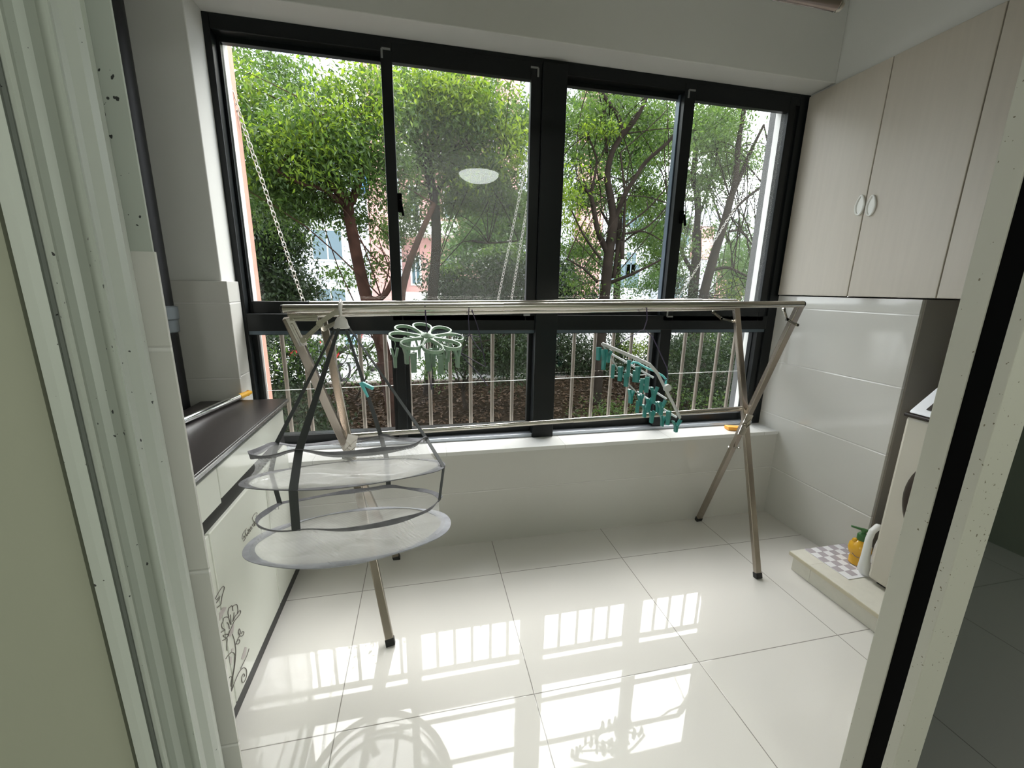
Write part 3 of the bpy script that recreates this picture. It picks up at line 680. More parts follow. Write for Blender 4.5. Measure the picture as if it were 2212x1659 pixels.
def net_wall(Ra, Rb, amp, name):
    N, K = 96, 6; vs = []; fs = []
    for k in range(K+1):
        f = k/K
        for i in range(N):
            a = 2*PI*i/N
            c = [Ra[0][j]*(1-f)+Rb[0][j]*f for j in range(3)]; r = Ra[1]*(1-f)+Rb[1]*f
            bow = -.018*math.sin(PI*f)+.006*math.sin(6*a+4*f)*math.sin(PI*f)
            vs.append(rp(c, r+bow, a, sag(a, amp)*(1-f)))
    for k in range(K):
        for i in range(N): fs.append((k*N+i, (k+1)*N+i, (k+1)*N+(i+1) % N, k*N+(i+1) % N))
    return MB().add(vs, fs).build(name, M['net'], bk, smooth=True)
net_floor(R2, 'net_tray', .012); net_floor(R4, 'net_tray', .022)
net_wall(R1, R2, .020, 'net_side'); net_wall(R3, R4, .010, 'net_side')
apex = at(738, 704, 1.415)
def near_ang(R_, px, py, rr=0):
    best = None
    for k in range(720):
        a = 2*PI*k/720; p = rp(R_[0], R_[1]+rr, a)-Vector((0,0,CAMH)); q = p.dot(FW)
        x, y = 1106+FPX*p.dot(RT)/q, 829.5-FPX*p.dot(UP)/q; e = (x-px)**2+2*(y-py)**2
        if best is None or e < best[0]: best = (e, a)
    return best[1]
SA = [((648,978),(638,1052),(642,1147)), ((925,952),(950,1008),(948,1085)), ((822,945),(835,1010),(838,1052)), ((597,950),(585,1008),(600,1078))]
for j, sa in enumerate(SA):
    aa = [near_ang(R_, *q) for R_, q in zip((R1, R2, R3), sa)]; a = aa[0]
    st = apex+Vector((.022*math.cos(a), .022*math.sin(a), -.004))
    p1, p2, p3 = rp(R1[0], R1[1]+.003, aa[0], sag(aa[0],.02)), rp(R2[0], R2[1]+.010, aa[1]), rp(R3[0], R3[1]+.004, aa[2], sag(aa[2],.01))
    tang = Vector((-math.sin(a), math.cos(a), 0))
    n1 = 8; pts = [st.lerp(p1, k/n1) for k in range(n1)]+[p1, p1.lerp(p2,.5), p2, p2.lerp(p3,.5), p3]
    MB().ribbon(pts, [.008+.010*min(1,k/n1) for k in range(len(pts))] if j else [.010+.012*min(1,k/n1) for k in range(len(pts))], [(tang+Vector((.35,0,0)), Vector((.45,.8,0)), Vector((1,.15,0)), Vector((1,-.35,0)))[j]]*len(pts), .0015).build('strap', M['strap'], bk)
# off-white hook that grips the rod
rodp = at(737, 667, 1.45)
hk = MB()
hp = [apex+Vector((0,0,.030)), apex+Vector((.001,-.004,.055)), Vector((rodp.x, 1.45-.022, rodp.z-.005)), Vector((rodp.x,1.45-.018,rodp.z+.014)), Vector((rodp.x,1.45,rodp.z+.022)), Vector((rodp.x,1.45+.018,rodp.z+.012)), Vector((rodp.x,1.45+.02,rodp.z-.010))]
hk.tube(hp, [.007,.008,.009,.009,.009,.008,.006], 12, sq=.6)
hk.build('hook', M['whiteplastic'], bk, smooth=True)
MB().lathe(apex+Vector((0,0,-.008)), [(.024,0),(.025,.004),(.021,.010),(.018,.026),(.011,.036)], 24).build('cup', M['whiteplastic'], bk, smooth=True)

def peg(p, L, w, d=(0,0,-1), open_=.32, side=(1,0,0), mb=None):
    """two-armed peg hanging below p"""
    mb = mb or MB(); d = Vector(d).normalized(); s = Vector(side).normalized(); p = Vector(p)
    mid = p+d*L*.50; 
    for k in (-1, 1):
        a = p+s*k*w*.9*open_*2.2; b = mid+s*k*w*.16; c = p+d*L+s*k*w*.14
        mb.bar(a, b, w*.42, w*.9, side=s, w2=w*.34).bar(b, c, w*.34, w*.9, side=s, w2=w*.24)
    n = d.cross(s)
    mb.lathe(mid, [(w*.30,-w*.5),(w*.30,w*.5)], 10, n)
    return mb
# teal clip on the strap
tp = at(790, 832, 1.58)
tc = MB(); n1 = Vector((.28,0,-1)).normalized()
pa = rp(R1[0], R1[1], angs[1]); st = apex; tpos = st.lerp(pa, .60)
a1, a2 = at(779, 826, tpos.y), at(795, 858, tpos.y-.01)
b1, b2 = at(783, 828, tpos.y), at(806, 839, tpos.y-.02)
tc.bar(a1, a2, .011, .010, side=(1,0,0), w2=.006).bar(b1, b2, .012, .010, side=(0,0,1), w2=.010)
tc.lathe((a1+b2)/2, [(.005,-.006),(.005,.006)], 10, (0,1,0))
tag(tc.build('clothes_peg', M['teallight'], origin=tpos, bevel=.0015), 'light turquoise peg clipped onto the rear dark strap of the net basket', 'clothes peg')

# ================================================================== FLOWER PEG HANGER
FC = at(923, 727, 1.45); FC.z -= .002
fh = empty('flower_peg_hanger', FC, 'pale green flower shaped peg hanger hanging from the rack rod', 'peg hanger')
FX, FY = Vector((1,0,-.10)).normalized(), Vector((0,1,.27)).normalized()
FN = FX.cross(FY).normalized()
def fp(r, a, h=0): return FC+FX*r*math.cos(a)+FY*r*math.sin(a)+FN*h
for k in range(8):
    a0 = 2*PI*k/8+.18; pts = []
    for i in range(26):
        t = i/25; ang = PI*2*t
        r = .022+.105*(1-math.cos(ang))/2; w_ = .044*math.sin(ang)*(.35+.65*(r-.022)/.105)
        pts.append(FC+FN*0+(FX*math.cos(a0)+FY*math.sin(a0))*r+(-FX*math.sin(a0)+FY*math.cos(a0))*w_)
    mb = MB().ribbon(pts, .011, [FN]*26, .0062)
    mb.build('petal', M['sage'], fh, bevel=.001)
MB().lathe(FC-FN*.010, [(.024,0),(.026,.008),(.022,.018),(.010,.024),(.003,.026)], 24, FN).build('hub', M['sage'], fh, smooth=True)
MB().tube([FC+FN*.01, at(922,712,1.45), at(920,690,1.45), at(918,662,1.438), at(917,655,1.45), at(918,660,1.464)], .0022, 8).build('hook', M['cord'], fh)
for px, py, dy, dr in ((852,752,0,(1,.2,0)),(877,745,.03,(.8,.4,0)),(893,762,-.04,(.3,1,0)),(925,760,.0,(.4,1,0)),(952,766,-.05,(.3,1,0)),(964,757,.03,(1,0,0)),(988,752,-.02,(1,.3,0)),(905,735,.08,(1,0,0)),(945,735,.09,(1,0,0)),(967,742,.08,(1,.2,0)),(880,728,.09,(.6,.6,0)),(935,752,.05,(.6,.5,0))):
    p = at(px, py, 1.45+dy)
    h = MB().tube([p+Vector((0,0,.028)), p+Vector((.004,0,.015)), p+Vector((0,0,-.004))], .0014, 6)
    peg(p, .068, .018, side=dr, open_=.30, mb=h).build('clothes_peg', M['sagepeg'], fh)
# ================================================================== PURPLE WIRE HANGER
wh = at(1015, 700, 1.46)
ph_ = MB()
def pl(pts, Y, r=.0017): ph_.tube([at(x, y, Y+dy_) for x, y, dy_ in pts], r, 7)
pl([(1018,664,.012),(1016,655,0),(1013,664,-.013),(1012,690,0),(1014,722,0),(1028,745,0),(1040,760,0)], 1.45)
pl([(1017,657,0),(1020,672,-.012),(1030,700,0),(1036,722,0),(1041,750,0),(1047,776,0)], 1.45)
pl([(996,762,.02),(1020,777,.03),(1047,792,.04)], 1.45); pl([(993,760,.02),(1010,782,.02),(1035,808,.02),(1054,834,.02)], 1.45)
pl([(1014,722,0),(1004,728,.01),(985,724,.02),(1012,724,.02),(1036,728,.02)], 1.45, .0012)
pl([(996,762,.02),(1002,750,.01),(1014,722,0)], 1.45, .0012); pl([(1047,776,0),(1049,792,.03)], 1.45, .0012)
ph_.build('wire_hanger', M['cord'], origin=wh)
tag(bpy.data.objects['wire_hanger'], 'thin purple wire hanger on the rack rod beside the green flower hanger', 'hanger')
pc = MB(); pc.tube([at(918,752,1.45), at(921,780,1.45), at(928,815,1.45), at(932,842,1.45), at(934,800,1.46), at(929,775,1.45), at(922,758,1.45)], .0016, 7)
pc.build('cord_loop', M['cord'], fh)

# ================================================================== RECTANGULAR PEG HANGER
rh = empty('folding_peg_hanger', at(1385,800,1.55), 'grey folding peg hanger with teal pegs hanging crooked from the rack rod', 'peg hanger')
def P_(x, y, Y=1.52): return at(x, y, Y)
TL, TR, BR, BL = P_(1300,742,1.60), P_(1388,780,1.50), P_(1470,904,1.44), P_(1380,852,1.56)
MB().ribbon([TL, TR.lerp(TL,.12), P_(1404,788,1.49), P_(1420,806,1.48), P_(1440,845,1.46), P_(1452,868,1.45), BR], .013, [Vector((.25,-.4,.9))]*7, .010).build('front_arm', M['greyplastic'], rh, bevel=.002)
MB().lathe(P_(1441,838,1.452), [(.015,-.006),(.016,0),(.015,.008)], 20, (0,-1,0)).build('pivot_disc', M['greyplastic'], rh)
MB().tube([TL, P_(1312,760,1.61), P_(1340,805,1.59), P_(1360,832,1.57), BL], .0035, 8).build('rear_arm', M['greyplastic'], rh)
rows = (((1320,764,1.60),(1352,782,1.57),(1412,816,1.50)),((1350,800,1.58),(1390,830,1.53),(1440,862,1.47)),((1376,846,1.57),(1412,870,1.52),(1462,902,1.45)),((1300,742,1.60),(1345,762,1.56),(1388,782,1.50)))
for rw in rows[:3]:
    MB().tube([P_(*q) for q in rw], .0058, 8, sq=.8).build('peg_bar', M['washwhite'], rh, smooth=True)
tb = [P_(1364,786,1.58), P_(1368,782,1.57), P_(1378,784,1.56), P_(1395,794,1.54), P_(1415,802,1.52), P_(1432,812,1.50), P_(1439,820,1.49), P_(1438,830,1.49)]
MB().tube(tb, .0062, 10, sq=.7).build('carry_handle', M['teallight'], rh, smooth=True)
cs = [P_(1335,745,1.58), P_(1360,728,1.56), P_(1385,714,1.52), P_(1391,712,1.50)]
MB().tube([at(1400,666,1.462), at(1399,656,1.45), at(1397,667,1.436), at(1398,690,1.44), P_(1391,712,1.50)], .0022, 8).build('hook', M['cord'], rh)
MB().tube(cs, .0017, 7).tube([P_(1391,712,1.50), P_(1410,728,1.50), P_(1425,760,1.50), P_(1441,795,1.49), P_(1443,818,1.48), P_(1432,824,1.49)], .0022, 7).build('cord', M['cord'], rh)
for px, py, Y, L, w_, dr, op in ((1294,750,1.60,.055,.018,(1,.3,0),.12),(1306,755,1.58,.085,.018,(1,.3,0),.28),(1315,758,1.60,.05,.018,(1,0,0),.3),(1325,788,1.60,.058,.016,(.5,.8,0),.10),(1341,792,1.58,.062,.018,(.8,.5,0),.2),
    (1354,806,1.57,.058,.018,(.8,.5,0),.22),(1359,778,1.56,.07,.016,(.3,.8,0),.08),(1379,792,1.53,.066,.017,(.8,.3,0),.2),(1387,818,1.52,.06,.016,(.4,.8,0),.12),(1399,814,1.50,.066,.018,(.6,.7,0),.2),(1394,818,1.53,.05,.016,(.3,.8,0),.12),
    (1364,842,1.57,.06,.018,(1,.2,-.3),.34),(1384,852,1.55,.05,.018,(1,.2,0),.34),(1414,836,1.49,.070,.018,(1,0,0),.38),(1378,866,1.55,.052,.014,(.2,1,0),.05),(1403,860,1.52,.062,.018,(1,0,0),.3),(1394,874,1.54,.056,.017,(1,0,0),.3),
    (1430,866,1.47,.060,.018,(1,0,.2),.45),(1409,888,1.51,.052,.018,(1,0,0),.28),(1422,868,1.49,.046,.016,(1,0,0),.3),(1445,888,1.46,.060,.017,(.7,.4,0),.15),(1432,898,1.49,.046,.016,(1,0,-.4),.3),(1462,908,1.44,.050,.018,(1,0,.1),.5),(1372,800,1.55,.05,.016,(.5,.5,0),.2)):
    p = at(px, py, Y); peg(p, L, w_, side=dr, open_=op).build('clothes_peg', M['teal'], rh)
# small orange thing on the sill behind the rack leg
ob = atz(1583, 922, .537); ob.y = 2.03; ob = at(1583, 918, 2.04); ob.z = .5367
tag(MB().prism([(ob.x-.035,2.03,.537),(ob.x+.045,2.00,.537),(ob.x+.050,2.045,.537),(ob.x-.030,2.075,.537)], (0,0,0), (0,0,.022)).build('sponge', M['orange'], bevel=.004, origin=(ob.x,2.04,.537)), 'orange sponge on the window sill behind the crossing of the rack legs', 'sponge')

# ================================================================== OUTSIDE
GZ = -.6
struct('planting_bed', MB().add([(-16,2.42,-.35),(18,2.42,-.35),(18,5,-.52),(-16,5,-.52),(18,8.1,GZ+.12),(-16,8.1,GZ+.12)], [(0,1,2,3),(3,2,4,5)]).box(-16,18,2.42,8.1,-1.2,-.62), M['mulch'])
struct('kerb', B(-16, 18, 8.1, 8.25, -1.0, GZ+.14), M['kerb'])
struct('pavement', B(-45, 50, 8.25, 60, -1.1, GZ), M['paving'])
struct('wall_pier', B(-1.35, -.842, 2.36, 2.49, -.5, 4.2), M['pinkwall'])
struct('wall_pier_grey', B(2.12, 2.62, 2.36, 2.44, -.5, 4.2), M['greywall'])
# railing
YR = 2.335
rg = empty('balcony_railing', (.6,YR,.515), 'beige metal railing of upright bars outside the lower window panes', 'railing')
MB().tube([(-.83,YR,1.19),(2.10,YR,1.19)], .019, 12).build('top_rail', M['rail'], rg)
for px in (607,655,718,775,830,880,925,970,1015,1063,1107,1152,1198,1240,1285,1325,1364,1405,1442,1480,1516,1553,1588):
    p = at(px+1, 722, YR)
    MB().tube([(p.x,YR,.5155),(p.x,YR,1.18)], .0105, 10).build('baluster', M['rail'], rg, smooth=True)
for x in (at(560, 780, YR).x, at(1648, 760, YR).x):
    B(x-.018, x+.018, YR-.018, YR+.018, .5155, 1.18).build('end_post', M['railgrey'], rg, bevel=.002)
a, b = at(820, 834, 2.30), at(1432, 808, 2.30); dd = (b-a)/(b.x-a.x)
wr = MB().tube([a+dd*(-.80-a.x), a+dd*(2.08-a.x)], .0018, 6).build('wire_line', M['bottle'], origin=a)
tag(wr, 'thin white wire stretched level behind the lower window panes', 'wire')
# hanging pole outside and its chains
pz = at(1100, 702, 2.75).z
dp = MB().tube([(-.75,2.75,pz),(1.62,2.75,pz)], .014, 12).build('drying_pole', M['steel'], origin=(.4,2.75,pz)); tag(dp, 'steel drying pole hung on chains outside, behind the dark transom', 'pole')
def chain(a, b, label, L=.027, r=.0016, w_=.0052, m=None, n0=0, grow=1.0):
    a = Vector(a); b = Vector(b); d = (b-a).normalized(); n = max(1, int((b-a).length/(L*.74))); mb = MB()
    u0 = d.orthogonal().normalized(); v0 = d.cross(u0)
    for i in range(n):
        c = a+(b-a)*((i+.5)/n); u = (u0 if i % 2 else v0); pts = []
        u = (u*.92+(v0 if i % 2 else u0)*.39)
        for k in range(14):
            t = 2*PI*k/14; pts.append(c+d*(L/2-.2*w_)*math.cos(t)*1.0+u*w_*math.sin(t)*(1.15 if abs(math.sin(t)) > .6 else 1))
        mb.tube(pts, r, 5, closed=True)
    o = mb.build('chain', m or M['chain'], origin=a, smooth=True); return tag(o, label, 'chain', 'chains outside the window')
PE = lambda px: Vector((at(px, 700, 2.75).x, 2.75, pz+.012))
chain(at(484,150,2.42), PE(672), 'long pale chain slanting down past the pink pier in the first pane', L=.036, r=.0022, w_=.007)
chain(at(1150,290,2.45), PE(1065), 'pale chain in the second pane, starting higher and further from the thick mullion')
chain(at(1143,420,2.50), PE(1096), 'short pale chain in the second pane, close beside the thick mullion')
chain(at(1693,283,2.42), PE(1430), 'pale chain slanting across the fourth pane from the grey pier')

# ---- trees
rng = np.random.default_rng(11)
def leaves(blobs, m, name, parent, size=.085, dens=1.0, droop=.35):
    """blobs: (centre, radius, flatten); clumped foliage as one mesh"""
    C = []; 
    for c, r, fl in blobs:
        nc = max(6, int(40*dens*r*r/.35))
        q = rng.normal(size=(nc, 3)); q /= np.linalg.norm(q, axis=1)[:, None]; q *= (rng.random((nc,1))**.45)*r; q[:, 2] *= fl
        cc = np.array(c)+q
        for k in range(nc):
            n = int(rng.integers(26, 60)); s = .10+.10*rng.random()*min(1.5, r/.5)
            p = rng.normal(size=(n,3))*np.array([s, s, s*.45]); dist = np.hypot(p[:,0], p[:,1]); p[:,2] -= dist*.35
            C.append(cc[k]+p)
    P = np.concatenate(C); n = len(P)
    d = rng.normal(size=(n,3)); d[:,2] -= droop; d /= np.linalg.norm(d, axis=1)[:,None]
    nn = rng.normal(size=(n,3))*.65; nn[:,2] += 1; s = np.cross(d, nn); s /= np.linalg.norm(s, axis=1)[:,None]+1e-9
    L = size*.88*(.7+.6*rng.random((n,1))); W = L*.19
    up = np.cross(s, d)
    v = np.stack([P, P+d*L*.45+s*W+up*L*.03, P+d*L-up*L*.10, P+d*L*.45-s*W+up*L*.03], 1).reshape(-1,3)-np.array(ORG[parent.name])
    me = bpy.data.meshes.new(name); me.vertices.add(4*n); me.vertices.foreach_set('co', v.astype(np.float32).ravel())
    me.loops.add(4*n); me.loops.foreach_set('vertex_index', np.arange(4*n, dtype=np.int32)); me.polygons.add(n)
    me.polygons.foreach_set('loop_start', np.arange(0, 4*n, 4, dtype=np.int32)); me.polygons.foreach_set('loop_total', np.full(n, 4, dtype=np.int32))
    me.update(); me.materials.append(m)
    o = bpy.data.objects.new(name, me); COL.objects.link(o); o.parent = parent; ORG[o.name] = ORG[parent.name]; return o, n
NL = 0
def smooth_path(P, k=4):
    out = []
    for i in range(len(P)-1):
        p0 = P[max(i-1,0)]; p1 = P[i]; p2 = P[i+1]; p3 = P[min(i+2,len(P)-1)]
        for j in range(k):
            t = j/k; out.append(.5*((2*p1)+(-p0+p2)*t+(2*p0-5*p1+4*p2-p3)*t*t+(-p0+3*p1-3*p2+p3)*t**3))
    out.append(P[-1]); return out
def tree(name, base, label, trunk, branches, crowns, bark, cat='tree', group=None, twigs=0, size=.085):
    """trunk / branches: ([(px,py,Y)...], r0, r1); crowns: (material, density, [(px,py,Y,r,flat)...])"""
    global NL
    rt = empty(name, base, label, cat, group)
    ends = []
    def limb(pts, r0, r1, nm, root=False):
        P = [at(*q) for q in pts]
        if root: P = [Vector((base[0], base[1], base[2]-.05))]+P
        P = smooth_path(P); n = len(P)
        ends.append((P[-1], r1)); ends.append((P[n//2], (r0+r1)/2))
        rr = [r0+(r1-r0)*i/(n-1) for i in range(n)]
        if root: rr[0] = r0*1.3
        return MB().tube(P, rr, 10).build(nm, bark, rt, smooth=True)
    if trunk: limb(trunk[0], trunk[1], trunk[2], 'trunk', True)
    for b in branches: limb(b[0], b[1], b[2], 'branch')
    if twigs:
        mb = MB(); allb = [q for _, _, bl in crowns for q in bl]
        for _ in range(twigs):
            e, r = R.choice(ends); q = R.choice(allb); c = at(q[0], q[1], q[2]); c += Vector([R.gauss(0, q[3]*.5) for _ in range(3)])
            if (c-e).length > 2.6: continue
            m1 = e.lerp(c, .45)+Vector((R.gauss(0,.15), R.gauss(0,.15), R.uniform(0,.25)))
            P = smooth_path([e, m1, c], 3); mb.tube(P, [.010-.007*i/(len(P)-1) for i in range(len(P))], 5)
        mb.build('twigs', bark, rt)['kind'] = 'stuff'
    for m, dens, bl in crowns:
        o, n = leaves([((lambda p: (p.x,p.y,p.z))(at(x, y, Y)), r, fl) for x, y, Y, r, fl in bl], m, 'foliage', rt, size=size, dens=dens); NL += n
        o['kind'] = 'stuff'
    return rt
def gp(px, Y):   # ground point under a pixel column
    return Vector((at(px, 860, Y).x, Y, GZ+.05))
# first pane: reddish forked tree
tree('camphor_tree', gp(868, 5.4), 'forked tree with reddish trunk in the first window pane, nearest the building',
     ([(858,900,5.4),(846,830,5.4),(832,780,5.4)], .13, .115),
     [([(834,785,5.4),(818,720,5.4),(792,645,5.45),(768,540,5.5),(752,450,5.5)], .085, .062),
      ([(850,810,5.4),(860,740,5.4),(866,680,5.4),(868,630,5.45),(884,570,5.5),(905,515,5.5),(938,440,5.6)], .068, .030),
      ([(792,640,5.45),(812,648,5.4),(835,632,5.4),(850,600,5.4)], .045, .03),
      ([(752,450,5.5),(738,425,5.4),(705,390,5.3),(685,365,5.2)], .055, .03), ([(750,455,5.5),(742,410,5.5),(720,380,5.6),(700,300,5.7)], .045, .02),
      ([(752,450,5.5),(775,400,5.5),(790,320,5.6),(800,220,5.7)], .045, .015), ([(738,440,5.4),(700,410,5.2),(660,400,5.0),(600,370,4.9)], .030, .012)],
     [(M['leaf1'], 1.6, [(700,340,5.3,.62,.7),(620,300,5.2,.6,.7),(560,330,5.4,.6,.8),(760,300,5.7,.55,.7),(700,265,5.6,.5,.7),(640,420,5.5,.45,.6),(580,420,5.6,.55,.7),(820,330,5.6,.4,.8),(800,400,5.8,.35,.8),(540,260,5.4,.5,.9),(720,450,5.9,.3,.6),(790,480,5.9,.28,.8),(810,560,5.8,.28,.8),(520,190,5.6,.4,.8),(800,200,5.8,.45,.8),(760,210,5.8,.4,.8)]),
      (M['leaf2'], .55, [(690,255,5.0,.5,.5),(620,290,4.9,.45,.5),(760,170,5.3,.5,.5),(515,180,5.2,.4,.6),(530,350,5.0,.3,.5),(650,350,4.8,.3,.4),(800,250,5.3,.3,.6)])], M['bark'], twigs=24, size=.070)
# behind it, a dense tree filling the left side
tree('camphor_tree', gp(560, 8.4), 'dense dark tree filling the lower left of the first pane, behind the pink pier',
     ([(560,800,8.4),(565,640,8.4),(560,520,8.4)], .12, .07), [([(562,560,8.4),(600,480,8.3),(640,440,8.2)], .05, .02)],
     [(M['leaf3'], 1.8, [(560,520,8.2,.8,.8),(580,600,8.1,.7,.8),(540,440,8.4,.8,.8),(650,620,8.6,.35,.7),(600,660,8.0,.6,.8),(540,640,8.0,.7,.8)]),
      (M['leaf1'], .9, [(560,400,8.2,.8,.7),(640,500,8.3,.28,.7),(520,500,8.0,.7,.8),(740,600,8.5,.3,.8),(640,210,9,.9,.7),(530,130,9,.6,.7)])], M['barkgrey'], twigs=30, size=.1)
# second pane: straight trunk
tree('camphor_tree', gp(925, 7.2), 'tree with straight slender trunk in the middle of the second window pane',
     ([(930,760,7.2),(934,640,7.2),(942,540,7.2),(940,450,7.2),(928,380,7.2)], .095, .068),
     [([(928,385,7.2),(924,330,7.2),(936,285,7.2),(930,220,7.2)], .075, .04), ([(940,420,7.2),(965,390,7.1),(1010,380,7.0),(1060,385,6.9)], .045, .02),
      ([(930,360,7.2),(900,360,7.0),(865,375,6.9)], .03, .012), ([(932,280,7.2),(950,250,7.1),(990,215,7.0)], .04, .015), ([(926,330,7.2),(905,310,7.0),(880,300,6.9)], .03, .012),
      ([(1020,520,7.5),(1055,525,7.4),(1120,520,7.2)], .02, .012)],
     [(M['leaf1'], 1.5, [(880,470,7.6,.4,.8),(1000,400,7.4,.5,.6),(900,250,6.9,.75,.8),(980,270,6.9,.8,.8),(1060,290,7.2,.7,.8),(1040,370,7.0,.6,.6),(900,340,7.3,.5,.7),(1000,210,6.9,.7,.7),(880,420,7.4,.4,.8),(980,340,7.2,.5,.7),(870,200,7.2,.6,.8),(1110,250,7.4,.5,.8),(990,440,7.5,.4,.6),(860,500,7.6,.3,.9),(1100,430,7.4,.5,.8)]),
      (M['leaf2'], .60, [(960,190,6.3,.6,.45),(1020,205,6.2,.5,.5),(1080,260,6.6,.5,.5),(1110,340,6.5,.4,.6),(1010,375,6.6,.22,.5),(900,180,6.4,.4,.5),(1060,360,6.6,.3,.4)]),
      (M['leaf3'], 1.0, [(1080,420,7.6,.5,.8),(900,560,7.3,.16,1)])], M['barkgrey'], twigs=60, size=.085)
# pale green trees further back
tree('leafy_tree', gp(1040, 12.5), 'pale green feathery tree further back behind the second pane chains', ([(1040,700,12.5),(1045,560,12.5)], .12, .08),
     [([(1045,600,12.5),(1010,540,12.4),(980,500,12.2)], .05, .02), ([(1045,590,12.5),(1090,530,12.4)], .05, .02)],
     [(M['leaf4'], 1.0, [(1030,500,12.2,.9,.7),(1060,460,12.4,.9,.7),(1000,540,12.0,.7,.7),(1090,520,12.5,.9,.8),(1050,420,12.6,.7,.7),(1110,460,12.5,.8,.8)])], M['barkgrey'], size=.13)
tree('dark_shrub', gp(1040, 9.6), 'tall dark shrub below the pale green tree in the second pane', ([(1040,800,9.6),(1040,700,9.6)], .06, .03), [],
     [(M['leaf3'], 1.6, [(1040,610,9.5,.9,.8),(980,620,9.4,.6,.8),(1110,600,9.6,.9,.9),(1040,680,9.3,.9,.7),(950,600,9.4,.35,.8),(1120,680,9.3,.7,.8),(1100,740,9.0,.6,.7),(1210,620,9.6,.9,.8)]), (M['leaf1'], .5, [(960,570,9.3,.4,.5),(1100,540,9.4,.5,.5)])], M['barkgrey'], size=.11)
# third pane: many-branched tree
tree('camphor_tree', gp(1282, 6.2), 'bare branching tree with thick forked trunk in the third window pane',
     ([(1286,860,6.2),(1296,740,6.2),(1306,640,6.2),(1314,560,6.2),(1326,470,6.2)], .105, .072),
     [([(1326,475,6.2),(1318,420,6.2),(1312,380,6.2),(1322,330,6.2),(1345,290,6.2)], .060, .035), ([(1345,292,6.2),(1375,255,6.1),(1400,205,6.1)], .04, .02), ([(1345,292,6.2),(1335,250,6.2),(1300,200,6.3),(1282,150,6.3)], .035, .02),
      ([(1326,480,6.2),(1350,420,6.1),(1372,385,6.1),(1395,350,6.1),(1440,310,6.0),(1470,275,6.0)], .038, .020),
      ([(1312,545,6.2),(1292,500,6.2),(1282,450,6.2),(1275,420,6.2),(1258,405,6.2)], .05, .022), ([(1275,425,6.2),(1285,380,6.2),(1288,340,6.3),(1268,290,6.4)], .025, .012),
      ([(1345,560,6.1),(1348,480,6.1),(1350,420,6.1),(1340,330,6.1)], .024, .014), ([(1345,560,6.1),(1340,520,6.1),(1325,600,6.2)], .03, .03),
      ([(1298,560,6.1),(1262,510,6.0),(1235,455,6.0)], .02, .01), ([(1320,610,6.2),(1370,590,6.0),(1430,560,5.9)], .03, .012), ([(1310,330,6.3),(1305,230,6.4),(1300,170,6.5)], .02, .01),
      ([(1350,490,6.1),(1400,450,6.0),(1440,405,5.9)], .014, .008), ([(1325,545,6.2),(1380,500,6.1),(1430,520,6.0)], .016, .008), ([(1290,610,6.2),(1260,580,6.1),(1225,560,6.0)], .02, .01),
      ([(1350,505,6.1),(1390,495,6.1),(1420,470,6.1),(1445,440,6.1)], .018, .008)],
     [(M['leaf1'], .85, [(1270,240,6.4,.5,.6),(1330,250,6.5,.5,.6),(1400,240,6.4,.5,.6),(1440,300,6.4,.4,.7),(1250,330,6.6,.35,.7),(1400,330,6.6,.45,.7),(1370,430,6.7,.4,.7),(1420,450,6.6,.4,.7),(1260,520,6.6,.4,.7),(1240,600,6.5,.4,.8),(1330,380,6.8,.3,.8),(1400,520,6.7,.4,.7),(1290,420,6.8,.3,.8),(1450,520,6.6,.4,.7)]),
      (M['leaf2'], .6, [(1235,380,6.0,.34,.8),(1225,440,6.1,.28,.8),(1245,480,6.3,.2,.7),(1290,270,6.2,.25,.5)]),
      (M['leaf4'], .8, [(1410,600,7.6,.5,.6),(1350,620,7.8,.4,.6),(1450,590,7.8,.5,.7)])], M['barkgrey'], twigs=55, size=.075)
# fourth pane: two leaning trunks
tree('camphor_tree', gp(1520, 6.6), 'leaning tree with trunk forking to the right in the fourth window pane',
     ([(1512,780,6.6),(1515,700,6.6),(1520,640,6.6),(1540,560,6.6),(1562,490,6.6),(1578,430,6.6)], .105, .058),
     [([(1578,432,6.6),(1590,380,6.6),(1594,320,6.6),(1605,250,6.6),(1614,205,6.6)], .05, .03), ([(1578,432,6.6),(1604,370,6.6),(1625,320,6.6),(1650,270,6.7)], .04, .02),
      ([(1545,550,6.6),(1575,470,6.6),(1610,430,6.6),(1650,400,6.7)], .03, .02), ([(1535,585,6.6),(1570,578,6.6),(1600,590,6.6),(1640,610,6.6)], .03, .014), ([(1575,500,6.6),(1600,500,6.6),(1630,535,6.6)], .022, .01)],
     [(M['leaf1'], .85, [(1540,300,6.9,.55,.7),(1600,330,7.0,.5,.7),(1560,260,7.0,.5,.7),(1520,380,7.0,.5,.7),(1640,420,7.0,.3,.7),(1610,480,7.2,.4,.7),(1640,340,7.0,.25,.7),(1500,270,7.2,.5,.7),(1540,420,7.2,.3,.7)]),
      (M['leaf4'], .9, [(1600,560,7.6,.6,.6),(1580,620,7.4,.6,.6),(1630,590,7.5,.5,.6)]), (M['leaf2'], .5, [(1610,640,7.0,.45,.6)])], M['barkgrey'], twigs=70, size=.075)
